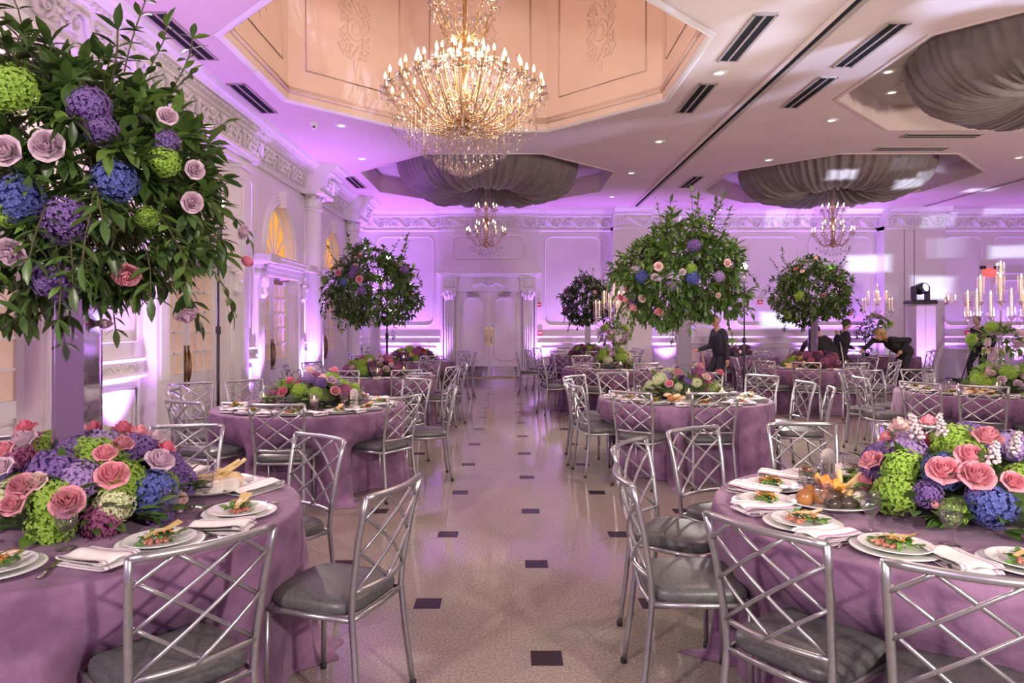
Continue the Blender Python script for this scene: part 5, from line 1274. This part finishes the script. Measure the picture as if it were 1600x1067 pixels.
# salads: three variants
def salad_parts(seed):
    rg = random.Random(seed); P = {}
    m = MB()
    for k in range(40):
        a = rg.uniform(0, 7); r = rg.uniform(.005, .072); p = Vector((r*math.cos(a)*1.1, r*math.sin(a)*.8, .012 + rg.uniform(0, .02)*(1 - r/.08)))
        R = basis((rg.uniform(-1, 1), rg.uniform(-1, 1), rg.uniform(-.1, .6)), rg); m.add([R @ (Vector(v)*.42) + p for v in [(a_*1.3, b_, c_) for a_, b_, c_ in LEAF.v]], LF)
    P['greens'] = m.mesh('greens', M['greens'])
    m = MB()
    for k in range(26): m.ell((rg.uniform(-.06, .02), rg.uniform(-.055, -.005), .010 + rg.uniform(0, .008)), (.009, .008, .006), 7, 5, rot=Matrix.Rotation(rg.uniform(0, 3), 3, 'Z'))
    P['tartare'] = m.mesh('tartare', M['meat'])
    m = MB()
    for k in range(5):
        p = Vector((rg.uniform(-.01, .05), rg.uniform(-.02, .03), .028 + .004*k % .02)); a = rg.uniform(0, 3)
        m.tube([p + Vector((math.cos(a)*q*.014, math.sin(a)*q*.014, .006*math.sin(q*1.3))) for q in range(-3, 4)], .0032, 5, flat=.5)
    P['carrot_ribbons'] = m.mesh('carrot_ribbons', M['carrot'])
    m = MB(); a0 = rg.uniform(-.5, .8)
    m.grid(lambda u, v: (-.06 + .13*u, -.012 + (.012 + .02*u)*(v*2 - 1)*.8, .03 + .032*u + .004*math.sin(7*u)), 8, 3); m.grid(lambda u, v: (-.06 + .13*u, -.012 + (.012 + .02*u)*((1 - v)*2 - 1)*.8, .028 + .032*u + .004*math.sin(7*u)), 8, 3)
    m.xform(Matrix.Rotation(a0, 4, 'Z'))
    P['cheese_crisp'] = m.mesh('cheese_crisp', M['crisp'])
    return P
SAL = [salad_parts(s) for s in (1, 2, 3)]
def setting(key, a, ck, rich, rgs, r0=.70):
    x, y, d = TABLES[key]; A = math.radians(a); rz = A + PI/2
    T = Matrix.Translation((x + r0*math.cos(A), y + r0*math.sin(A), TZ)) @ Matrix.Rotation(rz, 4, 'Z')
    def at(p, z=0): q = T @ Vector((p[0], p[1], z)); return q
    sfx = ' at %s of %s' % (ck, d)
    def one(name, me, p, z, lab, cat, grp, dr=0, **kw):
        o = inst(name, me, at(p, z), (0, 0, rz + dr), **kw); return tag(o, lab + sfx, cat, grp)
    if rich == 0:
        one('dinner_plate', charger_me, (0, 0), .0, 'white dinner plate', 'plate', 'plates on the far tables')
        one('napkin', nap_me, (-.20, -.02), 0, 'white folded napkin', 'napkin', 'napkins on the far tables', rgs.uniform(-.5, .5))
        one('goblet', bowl_me, (.13, .2), 0, 'stemmed water goblet', 'glass', 'goblets on the far tables'); return
    one('charger_plate', charger_me, (0, 0), 0, 'large white under plate', 'plate', 'white under plates')
    one('salad_plate', plate_me, (0, .005), .008, 'white salad plate', 'plate', 'white salad plates')
    P = SAL[rgs.randrange(3)]; s = tag(empty('salad', at((0, .005), .017), rz + rgs.uniform(-.8, .8)), 'green salad' + sfx, 'salad', 'salads on plates')
    for k, me in P.items(): inst(k, me, parent=s)
    one('napkin', nap_me, (-.225, -.01), 0, 'white purple-striped napkin', 'napkin', 'folded striped napkins', rgs.uniform(-.45, .3))
    g = tag(empty('goblet', at((.14, .21)), 0), 'stemmed water goblet' + sfx, 'glass', 'stemmed goblets'); inst('glass_bowl', bowl_me, parent=g)
    if rich == 2: inst('water', water_me, parent=g)
    if rich == 2:
        one('dinner_fork', fork_me, (-.165, -.02), .046 if False else .0, 'steel fork', 'fork', 'dinner forks', 0); one('dinner_knife', knife_me, (.175, -.01), 0, 'steel knife', 'knife', 'dinner knives', .05)
SET = {'L1': ([-78, -36, 0, 52, 97], 2), 'R1': ([262, 229, 198, 171, 142, 113, 88], 2), 'L2': ([274, 306, -28, 12, 54, 92, 136, 200, 238], 1), 'R2': ([232, 272, 200, 165, 310, 350, 30, 110], 1), 'RR1': ([210, 240, 272, 180, 150], 1),
       'L3': ([262, 300, -20, 20, 224], 0), 'R3': ([242, 285, 196, 320, 150, 0], 0), 'RR2': ([246, 285, 205, 320, 172, 0], 0), 'L4': ([255, 295, -25], 0), 'R4': ([235, 272, 310], 0), 'RR3': ([230, 275, -35], 0), 'X4': ([262, 300], 0)}
rgs = random.Random(77)
for key, (angs, rich) in SET.items():
    for a, ck in zip(angs, clocks(angs)): setting(key, a, ck, rich, rgs)
# extra glasses clustered on a few tables
for key, pts in (('RR1', ((-.55, -.2), (-.42, .05), (-.30, -.25), (-.2, .1), (-.48, .25), (-.15, -.38))), ('R2', ((-.55, .1), (-.47, .02), (-.4, .14))), ('L2', ((-.55, .05), (.5, .2), (-.4, -.1)))):
    x, y, d = TABLES[key]
    for i, (a, b) in enumerate(pts):
        tag(inst('tumbler', tumb_me, (x + a, y + b, TZ)), '%s clear tumbler from the left among those on %s' % (['first', 'second', 'third', 'fourth', 'fifth', 'sixth'][sorted(pts).index((a, b))], d), 'glass', 'clear tumblers')

# ---- floating candles in glass cylinders
cyl_me = MB().lathe([(.001, .002), (.044, .002), (.044, .16), (.0415, .16), (.0415, .008), (.001, .008)], 20).mesh('glass_cylinder', M['tube']); cw_me = MB().lathe([(.001, .01), (.041, .01), (.041, .105), (.001, .105)], 18).mesh('water', M['acryl'])
fc_me = MB().lathe([(.001, .09), (.025, .09), (.034, .102), (.033, .112), (.001, .112)], 16).mesh('floating_candle', M['wax']); ff_me = MB().lathe([(.001, .113), (.006, .12), (.005, .132), (.0005, .15)], 8).mesh('flame', M['flame'])
CANDLES = [('L1', .36, .15, 'behind the near goblet'), ('R2', -.05, -.42, 'beneath the big bright tree'), ('R2', .33, -.3, 'at the right of the flowers'), ('L2', .15, -.42, 'in front of the flowers'), ('L2', .42, .12, 'right of the flowers'), ('L2', -.42, -.15, 'left of the flowers'), ('L3', .12, -.44, 'in front of the flowers'), ('L3', .46, -.1, 'right of the flowers'), ('L4', -.1, -.46, 'in front of the flowers'), ('L4', .52, -.1, 'right of the flowers'), ('R3', .05, -.44, 'in front of the flowers'), ('R4', .3, -.46, 'in front of the flowers'), ('RR1', -.12, -.42, 'left of the flowers'), ('RR2', -.34, -.42, 'left of the flowers'), ('RR2', .4, -.4, 'right of the flowers'), ('RR3', .3, -.35, 'beside the flowers'), ('RR3', -.1, -.42, 'in front of the flowers')]
for key, a, b, dd in CANDLES:
    x, y, d = TABLES[key]; t = tag(empty('candle_cylinder', (x + a, y + b, TZ)), 'floating candle %s on %s' % (dd, d.replace('the candelabra table beyond the bright tree', 'the rear candelabra table')), 'candle', 'floating candles in glass cylinders')
    c = inst('glass_cylinder', cyl_me, parent=t); inst('water', cw_me, parent=c); k = inst('floating_candle', fc_me, parent=t); inst('flame', ff_me, parent=k)
# ---- number cards
def card(key, a, b, txt, label, flip):
    x, y, d = TABLES[key]; t = tag(empty('table_number', (x + a, y + b, TZ), PI + flip), label, 'table number')
    w_, h = .038, .175; pts = [(-w_, 0), (w_, 0)] + [(w_*math.cos(PI*k/12), h - w_ + w_*math.sin(PI*k/12)) for k in range(13)]
    m = MB(); n = len(pts); m.add([(x_, -.0025, z + .008) for x_, z in pts] + [(x_, .0025, z + .008) for x_, z in pts], [tuple(range(n)), tuple(range(2*n - 1, n - 1, -1))] + [(i, n + i, n + (i+1) % n, (i+1) % n) for i in range(n)], 0, False)
    m.obj('arch_panel', M['card'], t); MB().bbox(-.055, .055, -.025, .025, 0, .010, .003).obj('card_base', M['bread'], t)
    for sy in (-1, 1):
        fc = bpy.data.curves.new('number_text', 'FONT'); fc.body = txt; fc.size = .075; fc.extrude = .0004; fc.align_x = 'CENTER'; fc.materials.append(M['ink'])
        inst('number', text_mesh(fc), (0, sy*.0032, .055), (PI/2, 0, 0), parent=t)
card('R1', -.22, .53, '12', 'frosted arched table number card on the foreground right table', .1)
card('L2', .45, -.10, '8', 'frosted arched table number card on the second table by the french doors', .2)
# ---- platters
plat = MB().lathe([(.001, .004), (.11, .004), (.13, .012), (.185, .028), (.188, .032), (.182, .032), (.13, .018), (.001, .012)], 40, sy=.8).mesh('serving_platter', M['porc'])
def blob(seed, r, nu=10, nv=7):
    rg = random.Random(seed); k = [rg.uniform(0, 6) for _ in range(3)]; m = MB(); m.ell((0, 0, 0), r, nu, nv)
    m.v = [tuple(Vector(p)*(1 + .10*math.sin(9*p[0]/r[0]*.4 + k[0]) + .08*math.sin(4*p[1]/r[1] + k[1]))) for p in m.v]; return m
bread_me = blob(1, (.058, .040, .024), 14, 9).mesh('bread_slice', M['bread']); rollm = blob(2, (.05, .042, .026), 14, 9).mesh('bread_roll', M['moz'])
stick_me = MB().grid(lambda u, v: (.10*(2*u - 1), .012*math.cos(2*PI*v), .009*math.sin(2*PI*v) + .004*math.sin(5*u)), 8, 8).mesh('breadstick', M['crisp'])
chunk = [blob(s, (.045, .04, .035), 10, 7) for s in (3, 4, 5)]
gl_me = [c.mesh('glazed_mushroom', M['glaze']) for c in chunk]; au_me = blob(7, (.055, .03, .025), 12, 7).mesh('aubergine_roll', M['aub']); mo_me = blob(8, (.038, .036, .032), 12, 8).mesh('mozzarella_ball', M['moz'])
fl = MB()
for k in range(9):
    a = k*.8; fl.grid(lambda u, v, a=a: ((.01 + .045*u)*math.cos(a + (v - .5)*.9), (.01 + .045*u)*math.sin(a + (v - .5)*.9), .035*u + .01*math.sin(8*v + k)), 4, 4)
chip_me = fl.mesh('carrot_crisp', M['carrot'])
x, y, d = TABLES['L1']; P = Vector((x + .40, y + .38, TZ)); tag(inst('serving_platter', plat, P, (0, 0, .3)), 'oval white platter of bread on the foreground left table', 'platter')
for i, (dx, dy, dz, rz, rx, n) in enumerate(((.06, -.07, .045, .3, .3, 'front'), (.115, -.03, .05, .5, .4, 'right'), (-.02, -.09, .045, .1, .2, 'left'), (.05, .0, .055, .9, .5, 'middle'), (.10, .05, .06, .7, .5, 'rear'))):
    o = inst('bread_slice' if i > 2 else 'bread_roll', bread_me if i > 2 else rollm, P + Vector((dx, dy, dz)), (rx, 0, rz)); tag(o, '%s %s on the bread platter at lower left' % (n, 'golden bread slice' if i > 2 else 'pale bread roll'), 'bread', 'bread on the platter')
for i, (dx, dy, dz, rz, ry) in enumerate(((.02, .02, .085, .5, -.35), (.05, .03, .10, .75, -.5), (-.03, .03, .075, .3, -.2), (.08, .05, .095, .9, -.55))):
    o = inst('breadstick', stick_me, P + Vector((dx, dy, dz)), (0, ry, rz)); tag(o, '%s flat breadstick leaning on the bread platter at lower left' % ['thinnest', 'tallest', 'lowest', 'rearmost'][i], 'breadstick', 'breadsticks')
tag(inst('carrot_salad', chip_me, P + Vector((-.09, .03, .03)), scale=(1.3, 1.3, .9)), 'orange carrot curls on the bread platter at lower left', 'food')
x, y, d = TABLES['R1']; P = Vector((x - .42, y + .06, TZ)); tag(inst('serving_platter', plat, P, (0, 0, -.2)), 'oval white antipasto platter on the foreground right table', 'platter')
for i, (dx, dy, dz) in enumerate(((-.12, .0, .05), (-.07, .05, .055), (-.06, -.02, .06))): tag(inst('glazed_mushroom', gl_me[i], P + Vector((dx, dy, dz)), (0, 0, i)), '%s glazed brown mushroom on the antipasto platter at lower right' % ['leftmost', 'rear', 'front'][i], 'food', 'glazed mushrooms')
for i, (dx, dy, dz, rz) in enumerate(((-.02, -.07, .04, .2), (.04, -.06, .04, -.3), (.0, -.02, .06, .1))): tag(inst('aubergine_roll', au_me, P + Vector((dx, dy, dz)), (0, 0, rz)), '%s dark aubergine roll on the antipasto platter at lower right' % ['left', 'right', 'upper'][i], 'food', 'aubergine rolls')
for i, (dx, dy, dz) in enumerate(((.11, -.03, .045), (.14, .02, .045), (.09, .03, .045))): tag(inst('mozzarella_ball', mo_me, P + Vector((dx, dy, dz))), '%s white mozzarella ball on the antipasto platter at lower right' % ['front', 'right', 'rear'][i], 'food', 'mozzarella balls')
tag(inst('carrot_crisp', chip_me, P + Vector((-.01, .02, .075)), (.3, 0, 1), 1.25), 'ruffled orange carrot crisp on top of the antipasto platter', 'food')
for i, (dx, dy, dz, rz, ry) in enumerate(((.10, .05, .09, .5, -.5), (.13, .05, .095, .8, -.4), (.07, .06, .08, 1.2, -.7))): tag(inst('breadstick', stick_me, P + Vector((dx, dy, dz)), (0, ry, rz)), '%s breadstick on the antipasto platter at lower right' % ['shortest', 'longest', 'upright'][i], 'breadstick', 'breadsticks')
for key, a, b, lab in (('R2', -.18, -.50, 'glazed bread basket platter beneath the bright tree'), ('RR1', -.36, -.42, 'platter of browned food on the right-edge candelabra table'), ('RR2', -.5, -.3, 'platter of golden bread on the right-hand tree table')):
    x, y, d = TABLES[key]; t = tag(empty('food_platter', (x + a, y + b, TZ)), lab, 'platter'); inst('dish', plat, parent=t, scale=.9)
    for i in range(9): inst('bread_piece', (gl_me[i % 3] if i % 2 else bread_me), (random.uniform(-.1, .1), random.uniform(-.06, .06), .045 + .018*(i % 3)), (random.uniform(-.4, .4), 0, random.uniform(0, 3)), .9, t)
    
# ================================================================== PEOPLE
def capsule(m, p, q, r0, r1, n=12):
    p, q = Vector(p), Vector(q); d = (q - p).normalized(); pts, rs = [], []
    for k in range(4): a = PI/2*k/4; pts.append(p - d*r0*math.cos(a)); rs.append(max(.001, r0*math.sin(a)))
    for k in range(5): u = k/4; pts.append(p.lerp(q, u)); rs.append(r0 + (r1 - r0)*u)
    for k in range(1, 5): a = PI/2*k/4; pts.append(q + d*r1*math.sin(a)); rs.append(max(.001, r1*math.cos(a)))
    m.tube(pts, rs, n)
def ik(a, c, l1, l2, hint):
    a, c = Vector(a), Vector(c); d = c - a; L_ = min(d.length, (l1 + l2)*.995); dn = d.normalized(); x_ = (l1*l1 - l2*l2 + L_*L_)/(2*L_); h = math.sqrt(max(0, l1*l1 - x_*x_))
    hv = Vector(hint); hv = (hv - dn*hv.dot(dn)).normalized(); return a + dn*x_ + hv*h, a + dn*L_
def person(label, pelvis, neck, head, right, face, hands, feet, cmat, hair, hint_e=(0, 0, -1), hint_k=(0, -1, 0), pants=None, collar=False, hairlong=False, bald=False):
    base = Vector((pelvis[0], pelvis[1], 0)); t = tag(empty('person', base), label, 'person')
    P, Nk, Hd = Vector(pelvis) - base, Vector(neck) - base, Vector(head) - base; rt = Vector(right).normalized(); f = Vector(face).normalized()
    B, Cl, Pt = MB(), MB(), MB(); up = (Hd - Nk).normalized()
    rot = Matrix((rt, f, rt.cross(f))).transposed()
    # torso
    ch = P.lerp(Nk, .68); 
    for m, e in ((B, 0), (Cl, .022)):
        for s in (-1, 1):
            capsule(m, P + rt*s*.075, ch + rt*s*.085, .115 + e, .125 + e); capsule(m, ch + rt*s*.08, P.lerp(Nk, .9) + rt*s*.13, .12 + e, .065 + e)
    capsule(B, P.lerp(Nk, .9), Hd - up*.03, .058, .052)
    # head with nose, ears, chin
    Rh = rot
    B.ell(Hd, (.074, .092, .112), 16, 12, rot=Rh); ff = Rh @ Vector((0, 1, 0)); uu = Rh @ Vector((0, 0, 1))
    if uu.z < 0: uu = -uu
    B.ell(Hd + ff*.03 - uu*.065, (.048, .05, .045), 10, 8, rot=Rh); B.ell(Hd + ff*.098 - uu*.012, (.013, .018, .026), 8, 6, rot=Rh)
    for s in (-1, 1): B.ell(Hd + rt*s*.078 - uu*.01, (.012, .02, .03), 8, 6, rot=Rh)
    # limbs
    for s, hp, fp in ((1, hands[0], feet[0]), (-1, hands[1], feet[1])):
        sh = P.lerp(Nk, .88) + rt*s*.185; hp = Vector(hp) - base
        el, wr = ik(sh, hp, .30, .27, hint_e)
        for m, e in ((B, 0), (Cl, .016)): capsule(m, sh, el, .054 + e, .043 + e); capsule(m, el, wr if e == 0 else el.lerp(wr, .94), .043 + e, .031 + e)
        hd = (wr - el).normalized(); sd = hd.cross(f if abs(hd.dot(f)) < .9 else Vector((0, 0, 1))).normalized()
        capsule(B, wr + hd*.01, wr + hd*.07, .033, .037)
        for k in range(4): 
            b0 = wr + hd*.085 + sd*(k - 1.5)*.019; ln = (.062, .075, .07, .052)[k]; capsule(B, b0, b0 + hd*ln*.55, .0105, .0095, 6); capsule(B, b0 + hd*ln*.55, b0 + hd*ln + f*.018, .0095, .008, 6)
        capsule(B, wr + hd*.03 - sd*.03, wr + hd*.075 - sd*.062, .012, .0095, 6)
        hip = P + rt*s*.085 - Vector((0, 0, .03)); fp = Vector(fp) - base + Vector((0, 0, .08)); kn, an = ik(hip, fp, .45, .45, hint_k)
        for m, e in ((B, 0), (Pt, .02)): capsule(m, hip, kn, .085 + e, .058 + e); capsule(m, kn, an, .056 + e, .04 + e*1.3)
        fd = Vector((f.x, f.y, 0)).normalized(); capsule(B, an - Vector((0, 0, .03)), an + fd*.12 - Vector((0, 0, .045)), .034, .03)
        S = MB(); capsule(S, an - Vector((0, 0, .03)) - fd*.03, an + fd*.14 - Vector((0, 0, .04)), .042, .036); S.v = [(a, b, max(.002, c)) for a, b, c in S.v]; S.obj('shoe', M['black'], t)
    def rem(o, v=.011):
        md = o.modifiers.new('remesh', 'REMESH'); md.mode = 'VOXEL'; md.voxel_size = v; md.use_smooth_shade = True
        sm = o.modifiers.new('smooth', 'SMOOTH'); sm.factor = .5; sm.iterations = 2; return o
    rem(B.obj('body', M['skin'], t), .008); rem(Cl.obj('jacket', cmat, t))
    for s in (-1, 1): capsule(Pt, P + rt*s*.075 + Vector((0, 0, .03)), P + rt*s*.07 - Vector((0, 0, .05)), .125, .115)
    rem(Pt.obj('trousers', pants or cmat, t))
    for s in (-1, 1): MB().ell(Hd + ff*.084 + rt*s*.03 + uu*.012, (.012, .006, .007), 8, 6, rot=Rh).obj('eye', M['hairdark'], t)
    MB().ell(Hd + ff*.083 - uu*.052, (.022, .007, .006), 8, 6, rot=Rh).obj('mouth', M['meat'], t)
    if not bald:
        H_ = MB(); H_.ell(Hd - ff*.018 + uu*.024, (.086, .095, .108), 16, 12, rot=Rh)
        if hairlong:
            H_.ell(Hd - ff*.05 - uu*.06, (.085, .07, .12), 14, 10, rot=Rh)
            for k in range(70):
                v = Vector((random.gauss(0, 1), random.gauss(0, 1), random.gauss(0, 1))).normalized()
                if (Rh.inverted() @ v).y > .35: continue
                H_.ell(Hd - ff*.03 + Vector((v.x*.10, v.y*.10, v.z*.115)), (.034, .034, .034), 6, 4)
            for k in range(10): a = k*.63; capsule(H_, Hd - ff*.03 + rt*.08*math.cos(a) + uu*.02, Hd - ff*.06 + rt*.09*math.cos(a) - uu*(.13 + .02*math.sin(3*a)), .03, .02, 6)
        H_.obj('hair', hair, t)
    if collar:
        c = MB(); c.tube([Nk + Vector((0, 0, .015)) + rt*.068*math.cos(a) + f*.062*math.sin(a) for a in [2*PI*k/14 for k in range(14)]], .018, 6, closed=True); c.obj('shirt_collar', M['shirt'], t)
        sh_ = MB(); sh_.add([Nk + f*.08 + rt*.03, Nk + f*.08 - rt*.03, ch + f*.155 - rt*.006, ch + f*.155 + rt*.006], [(0, 1, 2, 3)]); 
    return t
person('bald person in a dark navy suit walking between the far tables', (4.50, 14.8, .94), (4.44, 14.8, 1.43), (4.36, 14.76, 1.615), (-.30, 1, 0), (-1, -.30, -.35), ((4.06, 14.95, 1.0), (4.55, 14.52, .78)), ((4.42, 14.95, 0), (4.62, 14.65, 0)), M['suit'], M['hairdark'], (.6, 0, -.6), (-1, 0, 0), collar=True, bald=True)
person('person in black leaning over the table behind the right-hand tree column', (7.15, 15.5, .88), (7.02, 15.78, 1.25), (6.99, 15.86, 1.41), (1, .3, 0), (-.3, 1, -.5), ((7.4, 16.1, .9), (6.6, 15.75, .90)), ((7.3, 15.45, 0), (7.0, 15.45, 0)), M['blackcloth'], M['hairdark'], (-.2, -.4, .2), (0, 1, 0))
person('person in black with dark cap stooping beside the ball topiary', (7.62, 16.05, .90), (7.72, 16.05, 1.36), (7.78, 16.03, 1.545), (0, -1, 0), (1, 0, -.4), ((7.50, 15.85, 1.30), (7.95, 16.15, 1.0)), ((7.65, 15.95, 0), (7.6, 16.2, 0)), M['blackcloth'], M['hairdark'], (0, -.5, -.6), (1, 0, 0))
person('person with curly blond hair in black bending over the table to clear it', (8.86, 15.55, .94), (8.47, 15.6, 1.22), (8.29, 15.58, 1.30), (0, 1, 0), (-1, 0, -.75), ((8.06, 15.8, .98), (8.66, 15.35, .98)), ((8.9, 15.68, 0), (9.0, 15.45, 0)), M['blackcloth'], M['hairblond'], (.4, -.2, .5), (-1, 0, 0), hairlong=True)
person('person in black standing by the credenza sweeping with a dark stick', (12.42, 18.3, .94), (12.36, 18.3, 1.46), (12.28, 18.27, 1.645), (-.2, 1, 0), (-1, -.25, -.35), ((12.08, 18.2, .88), (12.55, 18.05, .95)), ((12.18, 18.35, 0), (12.62, 18.2, 0)), M['blackcloth'], M['hairdark'], (.8, 0, -.3), (-1, 0, 0), collar=True)
t = tag(empty('broom', (11.8, 18.15, 0)), 'dark thin broom handle held by the person near the credenza', 'broom'); MB().tube([(0, 0, .08), (.29, 0, .93)], .013, 8).obj('handle', M['black'], t); MB().bbox(-.12, .1, -.03, .03, 0, .1).obj('brush', M['black'], t)
t = tag(empty('pole', (7.66, 15.72, 0)), 'thin white pole held upright by the person with the dark cap', 'pole'); MB().tube([(0, 0, .02), (-.17, .1, 1.42)], .013, 8).obj('shaft', M['shirt'], t); MB().lathe([(.001, 0), (.02, 0), (.02, .03), (.012, .035)], 8).obj('foot_cap', M['rubber'], t)
# linen hung on a chair beside the suited man
def linen(u, v):
    a = PI*u; return (-.14*math.cos(a), .14*(v - .5) + .02*math.sin(6*u), .10 + .9*math.sin(a)**.6 + .01*math.sin(9*v))
m = MB(); m.grid(linen, 24, 6); o = m.obj('linen_cloth', M['tan'], None, (4.06, 15.0, 0)); md = o.modifiers.new('thick', 'SOLIDIFY'); md.thickness = .012
tag(o, 'tan linen cloth hanging in an arch beside the suited man', 'cloth')
